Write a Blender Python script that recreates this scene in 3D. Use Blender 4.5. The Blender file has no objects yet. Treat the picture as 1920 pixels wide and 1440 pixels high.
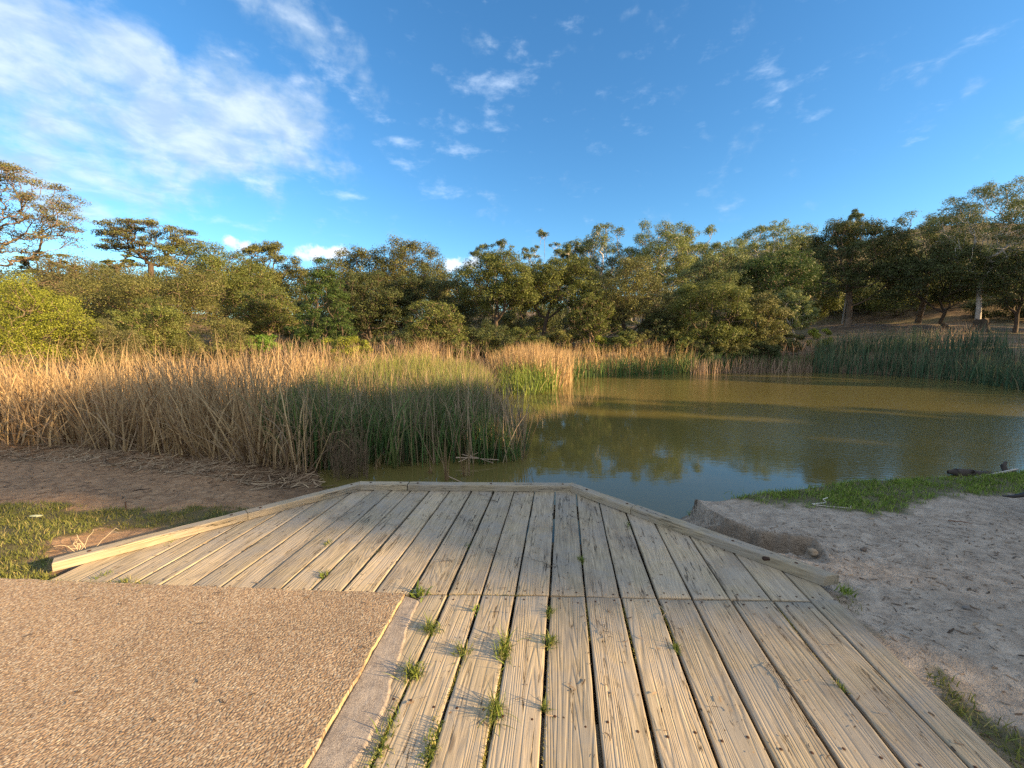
import bpy, math, random
import numpy as np
from mathutils import Vector, Matrix
random.seed(7)
rng = np.random.default_rng(7)
SC = bpy.context.scene
COL = SC.collection

# ---------------------------------------------------------------- camera
F = 740.0                      # focal length in pixels of the 1920 px wide frame
PITCH = math.atan(84/740)
CAMZ = 1.5
cam_d = bpy.data.cameras.new('camera')
cam_d.sensor_width = 36.0
cam_d.lens = 36.0*F/1920
cam_d.clip_start = 0.05
cam_d.clip_end = 3000
cam = bpy.data.objects.new('camera', cam_d)
cam.location = (0, 0, CAMZ)
cam.rotation_euler = (math.pi/2-PITCH, 0, 0)
COL.objects.link(cam)
SC.camera = cam

# ---------------------------------------------------------------- light
SUN_EL = math.radians(17.0)
SH = np.array([.934, -.357]); SH = SH/np.linalg.norm(SH)        # horizontal direction to the sun
SUN_ROT = math.atan2(SH[0], SH[1])
sun_d = bpy.data.lights.new('sun', 'SUN')
sun_d.energy = 5.0
sun_d.angle = math.radians(0.8)
sun_d.color = (1.0, 0.68, 0.34)
sun = bpy.data.objects.new('sun', sun_d)
sv = Vector((SH[0]*math.cos(SUN_EL), SH[1]*math.cos(SUN_EL), math.sin(SUN_EL)))
sun.rotation_euler = (-sv).to_track_quat('-Z', 'Y').to_euler()
COL.objects.link(sun)
SC.view_settings.view_transform = 'Standard'
SC.view_settings.look = 'None'
SC.view_settings.exposure = 1.65
SC.view_settings.gamma = 1.0
SC.render.engine = 'CYCLES'
SC.cycles.use_denoising = False
SC.cycles.sample_clamp_indirect = 4.0

def ray(px, py):
    cx = (px-960)/F; cy = -(py-720)/F
    return np.array([cx, math.cos(PITCH)+cy*math.sin(PITCH), -math.sin(PITCH)+cy*math.cos(PITCH)])
def P(px, py, z=0.0):          # point of the photograph at height z
    d = ray(px, py); t = (z-CAMZ)/d[2]
    return np.array([d[0]*t, d[1]*t, z])
def PD(px, py, Y):             # point at depth Y
    d = ray(px, py); t = Y/d[1]
    return np.array([d[0]*t, Y, CAMZ+d[2]*t])

# ---------------------------------------------------------------- sky
world = bpy.data.worlds.new('World'); SC.world = world
world.use_nodes = True
nt = world.node_tree; nt.nodes.clear()
def N(nt, t, **k):
    n = nt.nodes.new(t)
    for a, b in k.items(): setattr(n, a, b)
    return n
def L(nt, a, b): nt.links.new(a, b)
def M(nt, op, a, b=None, c=None, clamp=False):
    n = nt.nodes.new('ShaderNodeMath'); n.operation = op; n.use_clamp = clamp
    for i, v in enumerate((a, b, c)):
        if v is None: continue
        if isinstance(v, (int, float)): n.inputs[i].default_value = v
        else: nt.links.new(v, n.inputs[i])
    return n.outputs[0]
def ramp(nt, fac, stops, interp='LINEAR'):
    n = nt.nodes.new('ShaderNodeValToRGB'); cr = n.color_ramp; cr.interpolation = interp
    while len(cr.elements) < len(stops): cr.elements.new(.5)
    for e, (p, c) in zip(cr.elements, stops):
        e.position = p; e.color = (*c, 1) if len(c) == 3 else c
    nt.links.new(fac, n.inputs[0]); return n.outputs[0]
def mixc(nt, fac, a, b, mode='MIX'):
    n = nt.nodes.new('ShaderNodeMix'); n.data_type = 'RGBA'; n.blend_type = mode
    if isinstance(fac, (int, float)): n.inputs[0].default_value = fac
    else: nt.links.new(fac, n.inputs[0])
    for i, v in ((6, a), (7, b)):
        if isinstance(v, tuple): n.inputs[i].default_value = (*v, 1)
        else: nt.links.new(v, n.inputs[i])
    return n.outputs[2]
def sstep(nt, v, a, b):
    n = nt.nodes.new('ShaderNodeMapRange'); n.interpolation_type = 'SMOOTHSTEP'
    nt.links.new(v, n.inputs[0]); n.inputs[1].default_value = a; n.inputs[2].default_value = b
    return n.outputs[0]

sky = N(nt, 'ShaderNodeTexSky', sky_type='NISHITA', sun_disc=False, sun_elevation=SUN_EL,
        sun_rotation=SUN_ROT, altitude=100, air_density=1.0, dust_density=0.25, ozone_density=2.2)
hs = N(nt, 'ShaderNodeHueSaturation'); hs.inputs['Saturation'].default_value = 1.22; hs.inputs['Value'].default_value = 1.0
L(nt, sky.outputs[0], hs.inputs['Color'])
tc = N(nt, 'ShaderNodeTexCoord')
sp = N(nt, 'ShaderNodeSeparateXYZ'); L(nt, tc.outputs['Generated'], sp.inputs[0])
az = M(nt, 'ARCTAN2', sp.outputs[0], sp.outputs[1])
el = M(nt, 'ARCSINE', sp.outputs[2])
hz_ = mixc(nt, sstep(nt, el, -.05, .75), (.72, .94, 1.0), (.84, 1.0, 1.05))
skyc = mixc(nt, 1.0, hs.outputs[0], hz_, 'MULTIPLY')
# cloud sheet coordinates: the direction projected on a level layer
zz = M(nt, 'ADD', M(nt, 'MAXIMUM', sp.outputs[2], 0.0), 0.12)
cb = N(nt, 'ShaderNodeCombineXYZ')
L(nt, M(nt, 'DIVIDE', sp.outputs[0], zz), cb.inputs[0]); L(nt, M(nt, 'DIVIDE', sp.outputs[1], zz), cb.inputs[1])
def noise(nt, vec, scale, detail=4, rough=.5, dist=0.0, dims='3D'):
    n = nt.nodes.new('ShaderNodeTexNoise'); n.noise_dimensions = dims
    n.inputs['Scale'].default_value = scale; n.inputs['Detail'].default_value = detail
    n.inputs['Roughness'].default_value = rough; n.inputs['Distortion'].default_value = dist
    if vec is not None: nt.links.new(vec, n.inputs['Vector'])
    return n.outputs['Fac']
n_big = noise(nt, cb.outputs[0], 1.3, 5, .55, .3)
n_rip = noise(nt, cb.outputs[0], 6.5, 6, .55, .35)
mpz = N(nt, 'ShaderNodeMapping'); mpz.inputs['Scale'].default_value = (1, 1, 2.3); L(nt, tc.outputs['Generated'], mpz.inputs[0])
n_fin = noise(nt, mpz.outputs[0], 14, 7, .62, .12)
def azel(px, py):
    d = ray(px, py); return math.atan2(d[0], d[1]), math.asin(d[2]/np.linalg.norm(d))
def blob(px, py, wpx, hpx, amp=1.0, rot=0.0):
    a0, e0 = azel(px, py)
    sa = abs(azel(px+wpx, py)[0]-azel(px-wpx, py)[0])/2; se = abs(azel(px, py-hpx)[1]-azel(px, py+hpx)[1])/2
    da = M(nt, 'SUBTRACT', az, a0); de = M(nt, 'SUBTRACT', el, e0)
    if rot:
        c, s = math.cos(rot), math.sin(rot)
        da2 = M(nt, 'ADD', M(nt, 'MULTIPLY', da, c), M(nt, 'MULTIPLY', de, s))
        de = M(nt, 'SUBTRACT', M(nt, 'MULTIPLY', de, c), M(nt, 'MULTIPLY', da, s)); da = da2
    x = M(nt, 'DIVIDE', da, sa); y = M(nt, 'DIVIDE', de, se)
    r2 = M(nt, 'ADD', M(nt, 'MULTIPLY', x, x), M(nt, 'MULTIPLY', y, y))
    return M(nt, 'MULTIPLY', M(nt, 'EXPONENT', M(nt, 'MULTIPLY', r2, -1.0)), amp)
def total(lst):
    s = lst[0]
    for v in lst[1:]: s = M(nt, 'ADD', s, v)
    return s
# the broad sheet at upper left
sheet = total([blob(60, 120, 330, 190, .95), blob(330, 200, 260, 110, .85, -.1), blob(560, 215, 110, 75, .65),
               blob(560, 40, 150, 60, .75, -.25), blob(150, 330, 260, 60, .62), blob(110, 395, 130, 28, .7),
               blob(470, 60, 60, 40, .3), blob(430, 300, 130, 40, .4)])
sheet = M(nt, 'MINIMUM', M(nt, 'MULTIPLY', sheet, 1.2), 1.15)
n_cel = noise(nt, tc.outputs['Generated'], 13, 6, .55, .2)
tex = M(nt, 'ADD', M(nt, 'MULTIPLY', n_cel, .75), M(nt, 'ADD', M(nt, 'MULTIPLY', n_big, .25), M(nt, 'MULTIPLY', n_fin, .40)))
d_sheet = M(nt, 'MULTIPLY', sstep(nt, M(nt, 'ADD', M(nt, 'MULTIPLY', sheet, .62), M(nt, 'MULTIPLY', M(nt, 'SUBTRACT', tex, .70), 1.9)), .10, .90), .80)
# small scattered puffs
puffs = total([blob(935, 165, 75, 38, .8), blob(925, 232, 55, 20, .85), blob(890, 285, 60, 16, .75), blob(755, 265, 30, 11, .75),
               blob(708, 270, 22, 10, .7), blob(790, 225, 40, 25, .55), blob(745, 305, 40, 12, .6), blob(820, 352, 55, 24, .7),
               blob(655, 367, 34, 8, .85), blob(483, 340, 38, 9, .95), blob(590, 335, 36, 14, .55), blob(415, 412, 60, 16, .65),
               blob(1315, 232, 22, 14, .8), blob(1375, 215, 18, 9, .6), blob(1445, 135, 45, 24, .6), blob(1355, 155, 24, 12, .55),
               blob(1545, 210, 32, 18, .7, .5), blob(1128, 60, 26, 10, .6), blob(1285, 384, 26, 6, .6), blob(720, 225, 30, 14, .45),
               blob(855, 240, 22, 18, .5), blob(600, 120, 60, 40, .5)])
d_puff = M(nt, 'MULTIPLY', sstep(nt, M(nt, 'ADD', M(nt, 'MULTIPLY', puffs, .62), M(nt, 'MULTIPLY', M(nt, 'SUBTRACT', n_fin, .54), 2.2)), .08, 1.05), .50)
# low cumulus at the horizon
cumu = total([blob(455, 462, 34, 14, 1.1), blob(600, 478, 44, 18, 1.2), blob(640, 470, 20, 12, .9), blob(860, 496, 46, 15, 1.15), blob(430, 448, 14, 12, .7), blob(890, 480, 16, 14, .8)])
d_cumu = sstep(nt, M(nt, 'ADD', cumu, M(nt, 'MULTIPLY', M(nt, 'SUBTRACT', noise(nt, tc.outputs['Generated'], 30, 5, .6), .5), 3.4)), .40, 1.30)
d_cumu = M(nt, 'MULTIPLY', d_cumu, sstep(nt, cumu, .18, .45))
cl_a = mixc(nt, sstep(nt, n_rip, .35, .7), (2.2, 2.9, 3.7), (3.7, 4.2, 4.8))
c1 = mixc(nt, d_sheet, skyc, cl_a)
c2 = mixc(nt, d_puff, c1, (4.0, 4.7, 5.6))
c3 = mixc(nt, d_cumu, c2, (4.2, 4.6, 5.2))
# unseen bright cloud deck added overhead and behind the viewer to lift the shade
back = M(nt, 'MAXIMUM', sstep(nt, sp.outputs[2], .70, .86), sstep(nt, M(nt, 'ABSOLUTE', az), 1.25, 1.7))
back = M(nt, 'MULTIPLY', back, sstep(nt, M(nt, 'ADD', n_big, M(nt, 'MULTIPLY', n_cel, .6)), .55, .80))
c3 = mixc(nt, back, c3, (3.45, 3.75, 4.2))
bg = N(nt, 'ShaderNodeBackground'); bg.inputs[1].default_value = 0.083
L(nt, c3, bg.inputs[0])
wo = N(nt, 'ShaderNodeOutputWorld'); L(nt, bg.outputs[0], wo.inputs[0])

# ---------------------------------------------------------------- helpers
def tag(o, label=None, cat=None, group=None, kind=None):
    if label: o['label'] = label
    if cat: o['category'] = cat
    if group: o['group'] = group
    if kind: o['kind'] = kind
    return o
def empty(name, loc, label=None, cat=None, group=None):
    o = bpy.data.objects.new(name, None); COL.objects.link(o); o.location = tuple(loc)
    o.empty_display_size = .2
    return tag(o, label, cat, group)
def mesh(name, verts, faces, mats, parent=None, matidx=None, attrs=None, smooth=False, loc=None):
    """verts (n,3), faces (m,k) array or list"""
    me = bpy.data.meshes.new(name)
    verts = np.asarray(verts, dtype=np.float32)
    if isinstance(faces, np.ndarray):
        m, k = faces.shape
        me.vertices.add(len(verts)); me.vertices.foreach_set('co', verts.ravel())
        me.loops.add(m*k); me.loops.foreach_set('vertex_index', faces.astype(np.int32).ravel())
        me.polygons.add(m)
        me.polygons.foreach_set('loop_start', np.arange(0, m*k, k, dtype=np.int32))
        me.update(calc_edges=True)
    else:
        me.from_pydata([tuple(map(float, v)) for v in verts], [], faces)
    for mt in (mats if isinstance(mats, (list, tuple)) else [mats]): me.materials.append(mt)
    if matidx is not None: me.polygons.foreach_set('material_index', np.asarray(matidx, dtype=np.int32))
    if smooth: me.polygons.foreach_set('use_smooth', np.ones(len(me.polygons), dtype=bool))
    for nm, (dom, arr) in (attrs or {}).items():
        arr = np.asarray(arr, dtype=np.float32)
        if arr.ndim == 1:
            at = me.attributes.new(nm, 'FLOAT', dom); at.data.foreach_set('value', arr)
        else:
            at = me.attributes.new(nm, 'FLOAT_COLOR', dom); at.data.foreach_set('color', arr.ravel())
    me.update()
    o = bpy.data.objects.new(name, me); COL.objects.link(o)
    if parent is not None: o.parent = parent
    if loc is not None: o.location = tuple(loc)
    return o
def sm(x, a, b):
    t = np.clip((x-a)/(b-a), 0, 1); return t*t*(3-2*t)
def vnoise(x, y, seed=0):          # smooth value noise
    xi = np.floor(x).astype(np.int64); yi = np.floor(y).astype(np.int64)
    fx = x-xi; fy = y-yi; fx = fx*fx*(3-2*fx); fy = fy*fy*(3-2*fy)
    def h(a, b):
        v = (a*374761393 + b*668265263 + seed*2147483647) & 0xffffffff
        v = ((v ^ (v >> 13))*1274126177) & 0xffffffff
        return ((v ^ (v >> 16)) & 0xffff)/65535.0
    return (h(xi, yi)*(1-fx)+h(xi+1, yi)*fx)*(1-fy)+(h(xi, yi+1)*(1-fx)+h(xi+1, yi+1)*fx)*fy
def fbm(x, y, o=4, seed=0):
    s = 0; a = .5; f = 1
    for k in range(o): s = s+a*vnoise(x*f+17.3*k, y*f-9.1*k, seed+k); a *= .5; f *= 2.03
    return s
def inpoly(x, y, poly):
    ins = np.zeros(np.shape(x), dtype=bool); n = len(poly)
    for i in range(n):
        x1, y1 = poly[i][:2]; x2, y2 = poly[(i+1) % n][:2]
        c = ((y1 > y) != (y2 > y)) & (x < (x2-x1)*(y-y1)/((y2-y1) if y2 != y1 else 1e-9)+x1)
        ins ^= c
    return ins
def dpoly(x, y, poly, closed=True):
    d = np.full(np.shape(x), 1e9); n = len(poly); best = np.zeros(np.shape(x)); 
    for i in range(n if closed else n-1):
        x1, y1 = poly[i][:2]; x2, y2 = poly[(i+1) % n][:2]
        dx, dy = x2-x1, y2-y1; l2 = dx*dx+dy*dy+1e-12
        t = np.clip(((x-x1)*dx+(y-y1)*dy)/l2, 0, 1)
        q = np.hypot(x-x1-t*dx, y-y1-t*dy)
        best = np.where(q < d, i+t, best); d = np.minimum(d, q)
    return d, best

# ---------------------------------------------------------------- materials
def mat(name):
    m = bpy.data.materials.new(name); m.use_nodes = True
    t = m.node_tree; t.nodes.clear()
    out = t.nodes.new('ShaderNodeOutputMaterial'); b = t.nodes.new('ShaderNodeBsdfPrincipled')
    t.links.new(b.outputs[0], out.inputs[0]); b.inputs['Specular IOR Level'].default_value = .3
    return m, t, b, out
def bump(t, b, h, strength=.5, dist=.01, prev=None):
    n = t.nodes.new('ShaderNodeBump'); n.inputs['Strength'].default_value = strength; n.inputs['Distance'].default_value = dist
    t.links.new(h, n.inputs['Height'])
    if prev is not None: t.links.new(prev, n.inputs['Normal'])
    if b is not None: t.links.new(n.outputs[0], b.inputs['Normal'])
    return n.outputs[0]
def attr(t, name, out='Fac'):
    n = t.nodes.new('ShaderNodeAttribute'); n.attribute_name = name; return n.outputs[out]
def mapping(t, src, scale=(1, 1, 1), loc=None):
    n = t.nodes.new('ShaderNodeMapping'); n.inputs['Scale'].default_value = scale
    t.links.new(src, n.inputs[0])
    if loc is not None: t.links.new(loc, n.inputs[1])
    return n.outputs[0]

def mat_wood(name, base=(.51, .425, .30), dark=(.22, .18, .13), green=0.15):
    m, t, b, out = mat(name)
    tcn = t.nodes.new('ShaderNodeTexCoord'); oi = t.nodes.new('ShaderNodeObjectInfo')
    off = t.nodes.new('ShaderNodeCombineXYZ')
    t.links.new(M(t, 'MULTIPLY', oi.outputs['Random'], 37.0), off.inputs[0]); t.links.new(M(t, 'MULTIPLY', oi.outputs['Random'], 91.0), off.inputs[1])
    ad = t.nodes.new('ShaderNodeVectorMath'); ad.operation = 'ADD'
    t.links.new(tcn.outputs['Object'], ad.inputs[0]); t.links.new(off.outputs[0], ad.inputs[1])
    v = ad.outputs[0]
    ringf = noise(t, mapping(t, v, (6, .33, 6)), 1.0, 2, .4, .1)       # slow field whose contours are the growth rings
    rings = M(t, 'FRACT', M(t, 'MULTIPLY', ringf, 34.0))
    rl = M(t, 'ABSOLUTE', M(t, 'SUBTRACT', rings, .5))                  # 0 in middle of groove
    groove = sstep(t, rl, .02, .30)
    fine = noise(t, mapping(t, v, (260, 5, 260)), 1.0, 4, .65)
    mid = noise(t, mapping(t, v, (60, 2.2, 60)), 1.0, 4, .6)
    crackf = noise(t, mapping(t, v, (16, .9, 16)), 1.0, 5, .55, .1)
    crk = sstep(t, M(t, 'ABSOLUTE', M(t, 'SUBTRACT', crackf, .40)), .0, .012)
    crk2 = sstep(t, M(t, 'ABSOLUTE', M(t, 'SUBTRACT', crackf, .60)), .0, .009)
    gate = sstep(t, noise(t, mapping(t, v, (5, 1.6, 5)), 1.0, 2), .38, .52)
    crk = M(t, 'MULTIPLY', M(t, 'MAXIMUM', crk, gate), M(t, 'MAXIMUM', crk2, M(t, 'SUBTRACT', 1.0, gate)))
    patch = noise(t, v, 4.0, 6, .65, .4)
    spots = noise(t, v, 42.0, 3, .6)
    col = mixc(t, M(t, 'MULTIPLY', mid, .9), dark, base)
    col = mixc(t, M(t, 'MULTIPLY', M(t, 'SUBTRACT', 1.0, groove), .40), col, (.13, .10, .065))
    col = mixc(t, sstep(t, fine, .45, .75), col, tuple(min(1, c*1.22) for c in base))
    col = mixc(t, M(t, 'MULTIPLY', sstep(t, patch, .40, .66), .7), col, (.30, .28, .245))
    col = mixc(t, M(t, 'MULTIPLY', sstep(t, patch, .55, .35), green), col, (.20, .21, .13))
    col = mixc(t, M(t, 'MULTIPLY', sstep(t, spots, .66, .74), .5), col, (.12, .095, .07))
    col = mixc(t, M(t, 'SUBTRACT', 1.0, crk), col, (.035, .027, .018))
    vk = t.nodes.new('ShaderNodeTexVoronoi'); t.links.new(mapping(t, v, (6.5, 1.7, 1)), vk.inputs['Vector']); vk.inputs['Scale'].default_value = 1.0
    vs_ = t.nodes.new('ShaderNodeSeparateXYZ'); t.links.new(vk.outputs['Color'], vs_.inputs[0])
    kn = M(t, 'MULTIPLY', M(t, 'SUBTRACT', 1.0, sstep(t, M(t, 'ADD', vk.outputs['Distance'], M(t, 'MULTIPLY', mid, .03)), .05, .10)), sstep(t, vs_.outputs[0], .70, .74))
    col = mixc(t, M(t, 'MULTIPLY', kn, .75), col, (.09, .06, .035))
    st = noise(t, mapping(t, v, (2.2, 1.2, 2)), 1.0, 5, .7, .5)
    col = mixc(t, M(t, 'MULTIPLY', sstep(t, st, .50, .68), .60), col, (.19, .16, .125))
    rnd = mixc(t, oi.outputs['Random'], (.76, .77, .78), (1.10, 1.06, 1.0))
    col = mixc(t, 1.0, col, rnd, 'MULTIPLY')
    t.links.new(col, b.inputs['Base Color'])
    b.inputs['Roughness'].default_value = .82
    h = M(t, 'ADD', M(t, 'MULTIPLY', groove, .45), M(t, 'ADD', M(t, 'MULTIPLY', fine, .35), M(t, 'MULTIPLY', mid, .5)))
    h = M(t, 'ADD', h, M(t, 'MULTIPLY', crk, 1.6))
    bump(t, b, h, .75, .004)
    return m
M_WOOD = mat_wood('weathered_wood')
M_KERB = mat_wood('kerb_wood', (.44, .375, .27), (.22, .185, .13), .1)
m, t, b, _ = mat('rusty_screw'); M_SCREW = m
b.inputs['Base Color'].default_value = (.07, .035, .02, 1); b.inputs['Roughness'].default_value = .7; b.inputs['Metallic'].default_value = .4

def mat_attrcol(name, rough=.8, trans=0.0, sat=1.0, spec=.25):
    m, t, b, out = mat(name)
    c = attr(t, 'Col', 'Color')
    t.links.new(c, b.inputs['Base Color']); b.inputs['Roughness'].default_value = rough; b.inputs['Specular IOR Level'].default_value = spec
    if trans:
        tr = t.nodes.new('ShaderNodeBsdfTranslucent'); t.links.new(c, tr.inputs[0])
        mx = t.nodes.new('ShaderNodeMixShader'); mx.inputs[0].default_value = trans
        t.links.new(b.outputs[0], mx.inputs[1]); t.links.new(tr.outputs[0], mx.inputs[2]); t.links.new(mx.outputs[0], out.inputs[0])
    return m
M_BLADE = mat_attrcol('reed_blade', .6, .3)
M_GRASS = mat_attrcol('grass_blade', .55, .3)
M_STRAW = mat_attrcol('dry_straw', .8, .15)

def mat_leaf(name, a, b2, c3, trans=.28, rough=.55):
    m, t, b, out = mat(name)
    v = attr(t, 'var'); pv = attr(t, 'pvar')
    col = ramp(t, v, [(0, a), (.55, b2), (1, c3)])
    col = mixc(t, 1.0, col, ramp(t, pv, [(0, (.52, .55, .52)), (1, (1.32, 1.28, 1.12))]), 'MULTIPLY')
    t.links.new(col, b.inputs['Base Color']); b.inputs['Roughness'].default_value = rough; b.inputs['Specular IOR Level'].default_value = .3
    tr = t.nodes.new('ShaderNodeBsdfTranslucent'); t.links.new(col, tr.inputs[0])
    mx = t.nodes.new('ShaderNodeMixShader'); mx.inputs[0].default_value = trans
    t.links.new(b.outputs[0], mx.inputs[1]); t.links.new(tr.outputs[0], mx.inputs[2]); t.links.new(mx.outputs[0], out.inputs[0])
    return m
LEAF = {
 'olive':  mat_leaf('olive_leaves', (0.077, 0.102, 0.028), (0.135, 0.164, 0.043), (0.194, 0.215, 0.061)),
 'brown':  mat_leaf('brown_olive_leaves', (0.095, 0.102, 0.036), (0.153, 0.160, 0.053), (0.203, 0.209, 0.074)),
 'tawny':  mat_leaf('tawny_leaves', (0.122, 0.119, 0.057), (0.162, 0.160, 0.070), (0.198, 0.203, 0.085)),
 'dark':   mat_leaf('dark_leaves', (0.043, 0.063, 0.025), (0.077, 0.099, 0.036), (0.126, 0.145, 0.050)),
 'yellow': mat_leaf('yellow_wattle_leaves', (0.153, 0.186, 0.028), (0.234, 0.266, 0.036), (0.332, 0.362, 0.050)),
 'green':  mat_leaf('fresh_green_leaves', (.038, .075, .018), (.062, .108, .026), (.095, .145, .036)),
 'bright': mat_leaf('bright_green_leaves', (0.099, 0.192, 0.030), (0.144, 0.260, 0.038), (0.198, 0.316, 0.050)),
 'gum':    mat_leaf('gum_leaves', (0.090, 0.124, 0.053), (0.149, 0.186, 0.077), (0.216, 0.249, 0.103)),
 'gumlit': mat_leaf('pale_gum_leaves', (0.126, 0.164, 0.057), (0.203, 0.243, 0.082), (0.279, 0.316, 0.117)),
}
def mat_bark(name, a, c, scale=8):
    m, t, b, out = mat(name)
    tcn = t.nodes.new('ShaderNodeTexCoord')
    n1 = noise(t, mapping(t, tcn.outputs['Object'], (scale, scale, scale*.35)), 1, 6, .65, .5)
    t.links.new(ramp(t, n1, [(.3, a), (.7, c)]), b.inputs['Base Color']); b.inputs['Roughness'].default_value = .9
    bump(t, b, n1, .6, .03)
    return m
BARK = {'dark': mat_bark('dark_bark', (.05, .036, .026), (.13, .10, .075)),
        'brown': mat_bark('brown_bark', (.11, .08, .055), (.24, .18, .125)),
        'pale': mat_bark('pale_gum_bark', (.26, .23, .19), (.55, .50, .43), 3),
        'white': mat_bark('white_gum_bark', (.38, .36, .33), (.72, .68, .62), 2)}

# ---------------------------------------------------------------- layout of the deck
psi = math.atan2(ray(1055, 636)[0], ray(1055, 636)[1])
U = np.array([math.cos(psi), -math.sin(psi)]); V = np.array([math.sin(psi), math.cos(psi)])
def uv(p): return np.array([p[0]*U[0]+p[1]*U[1], p[0]*V[0]+p[1]*V[1]])
def xy(u, v): return np.array([u*U[0]+v*V[0], u*U[1]+v*V[1]])
KL = P(675, 913)[:2]; KR = P(1074, 916)[:2]           # outer back corners (feet of the kerb)
KLn = P(60, 1078)[:2]; KRn = P(1590, 1108)[:2]
def v_seam(u):                                        # line where the back boards end
    a = uv(P(100, 1097)); c = uv(P(700, 1115)); e = uv(P(860, 1113)); g = uv(P(1510, 1127))
    return np.interp(u, [a[0], c[0], e[0], g[0]], [a[1], c[1], e[1], g[1]])
def lineline(u, A, B):
    a, b_ = uv(A), uv(B); return a[1]+(u-a[0])*(b_[1]-a[1])/(b_[0]-a[0])
def v_back(u):
    return np.minimum(np.minimum(lineline(u, KL, KR), lineline(u, KLn, KL)), lineline(u, KR, KRn))
gaps_front = [uv(P(x, 1127))[0] for x in (775, 834, 899, 964, 1030, 1098, 1166, 1235, 1301, 1371, 1449, 1521)]
uR = uv(P(1562, 1121))[0]; uR2 = uv(P(1907, 1440))[0]
uR = .5*(uR+uR2)
gaps_back = [uv(P(x, 1112))[0] for x in (38, 100, 160, 218, 277, 337, 397, 460, 517, 577, 638, 700, 768)]+gaps_front[1:]+[uR]
V_NEAR = -0.6                                          # the front boards run on under the viewer
V_JOIN = None

def board(u0, u1, vlo, vhi, parent, z=0.0, th=.045, seed=0, screws=(), name='board', wob=.0022, gap=.0055, nv=46):
    r = np.random.default_rng(seed)
    a = u0+gap*(.6+r.random()*.9); c = u1-gap*(.6+r.random()*.9)
    uc = .5*(a+c); hw = .5*(c-a); rr = .0055
    prof = [(-1, -th), (-1, -rr), (-.998+rr/hw*.3, -rr*.3), (-1+rr/hw, 0)]
    ins = np.linspace(-1+rr/hw+.08, 1-rr/hw-.08, 7)
    prof += [(q, 0) for q in ins]+[(1-rr/hw, 0), (.998-rr/hw*.3, -rr*.3), (1, -rr), (1, -th)]
    prof = np.array(prof); k = len(prof)
    cup = (r.random()-.4)*.004; tilt = (r.random()-.5)*.006; dz = (r.random()-.5)*.006; bow = (r.random()-.5)*.006
    tt = np.linspace(0, 1, nv)
    tt = np.concatenate([[0, .004], tt[1:-1], [.996, 1]]); nvv = len(tt)
    s1, s2 = r.random()*50, r.random()*50
    uu = uc+prof[:, 0]*hw
    lo = np.array([float(vlo(q)) for q in uu]); hi = np.array([float(vhi(q)) for q in uu])
    vs = lo[None, :]+(hi-lo)[None, :]*tt[:, None]
    side = np.sign(prof[:, 0])*(np.abs(prof[:, 0]) > .9)
    wobL = (fbm(vs*7, vs*0+s1, 4, 3)-.47)*wob*2.6+(vnoise(vs*1.3, vs*0+s2, 5)-.5)*wob*2.5
    U_ = uu[None, :]+wobL*side[None, :]+bow*np.sin(tt[:, None]*math.pi)
    Z_ = prof[:, 1][None, :]+cup*(prof[:, 0][None, :]**2-.5)+tilt*prof[:, 0][None, :]+dz+z + (fbm(vs*4, U_*30+s1, 3, 9)-.45)*.0035*(prof[:, 1][None, :] > -rr*.5)
    ends = np.zeros(nvv); ends[0] = ends[-1] = .004
    Z_ = Z_-ends[:, None]*(prof[:, 1][None, :] > -rr)
    vc = float(np.mean(vs)); org = xy(uc, vc)
    verts = np.stack([U_-uc, vs-vc, Z_], -1).reshape(-1, 3)
    faces = []; mi = []
    for i in range(nvv-1):
        for j in range(k):
            j2 = (j+1) % k
            faces.append((i*k+j, (i+1)*k+j, (i+1)*k+j2, i*k+j2))
    faces.append(tuple(range(k))); faces.append(tuple(reversed(range((nvv-1)*k, nvv*k))))
    mi = [0]*len(faces)
    verts = list(map(tuple, verts))
    for (su, svv) in screws:                           # screw heads sunk in the wood
        n0 = len(verts); zt = z+dz+.0012
        rad = .0062
        verts.append((su-uc, svv-vc, zt+.0012))
        for q in range(8):
            an = q*math.pi/4; verts.append((su-uc+rad*math.cos(an), svv-vc+rad*math.sin(an), zt))
        for q in range(8):
            faces.append((n0, n0+1+q, n0+1+(q+1) % 8)); mi.append(1)
    o = mesh(name, np.array(verts), faces, [M_WOOD, M_SCREW], parent, mi)
    o.location = (org[0], org[1], 0); o.rotation_euler = (0, 0, -psi)
    me = o.data; sme = np.array([len(p.vertices) == 4 for p in me.polygons]); me.polygons.foreach_set('use_smooth', sme)
    return o

deck = empty('viewing_deck', (0, 2.2, 0), 'weathered grey timber viewing deck with low kerb beams jutting over the pond', 'deck')
deck_inv = deck.location.copy()
def fix_parent(o, par):
    o.location = o.location-par.location
bk = 0
for i in range(len(gaps_back)-1):
    u0, u1 = gaps_back[i], gaps_back[i+1]
    um = .5*(u0+u1)
    vs_, vb_ = float(v_seam(um)), float(v_back(um))
    if min(v_back(u0)-v_seam(u0), v_back(u1)-v_seam(u1)) < .02 and vb_-vs_ < .1: pass
    sc_ = []
    rr_ = random.Random(i)
    for vv in (vs_+.035, vs_+.62*(min(v_back(um), 3.95)-vs_) if vb_-vs_ > 1.0 else None, vb_-.17 if vb_-vs_ > .5 else None):
        if vv is None: continue
        for du in (-.055, .055):
            sc_.append((um+du+rr_.uniform(-.008, .008), vv+rr_.uniform(-.006, .006)))
    o = board(u0, u1, lambda q: float(v_seam(q))+.004, lambda q: max(float(v_back(q))-.012, float(v_seam(q))+.02), deck, seed=i+11, screws=sc_, nv=36, gap=.0065 if i not in (3, 9, 12) else .011)
    fix_parent(o, deck)
gf = gaps_front+[uR]
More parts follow.
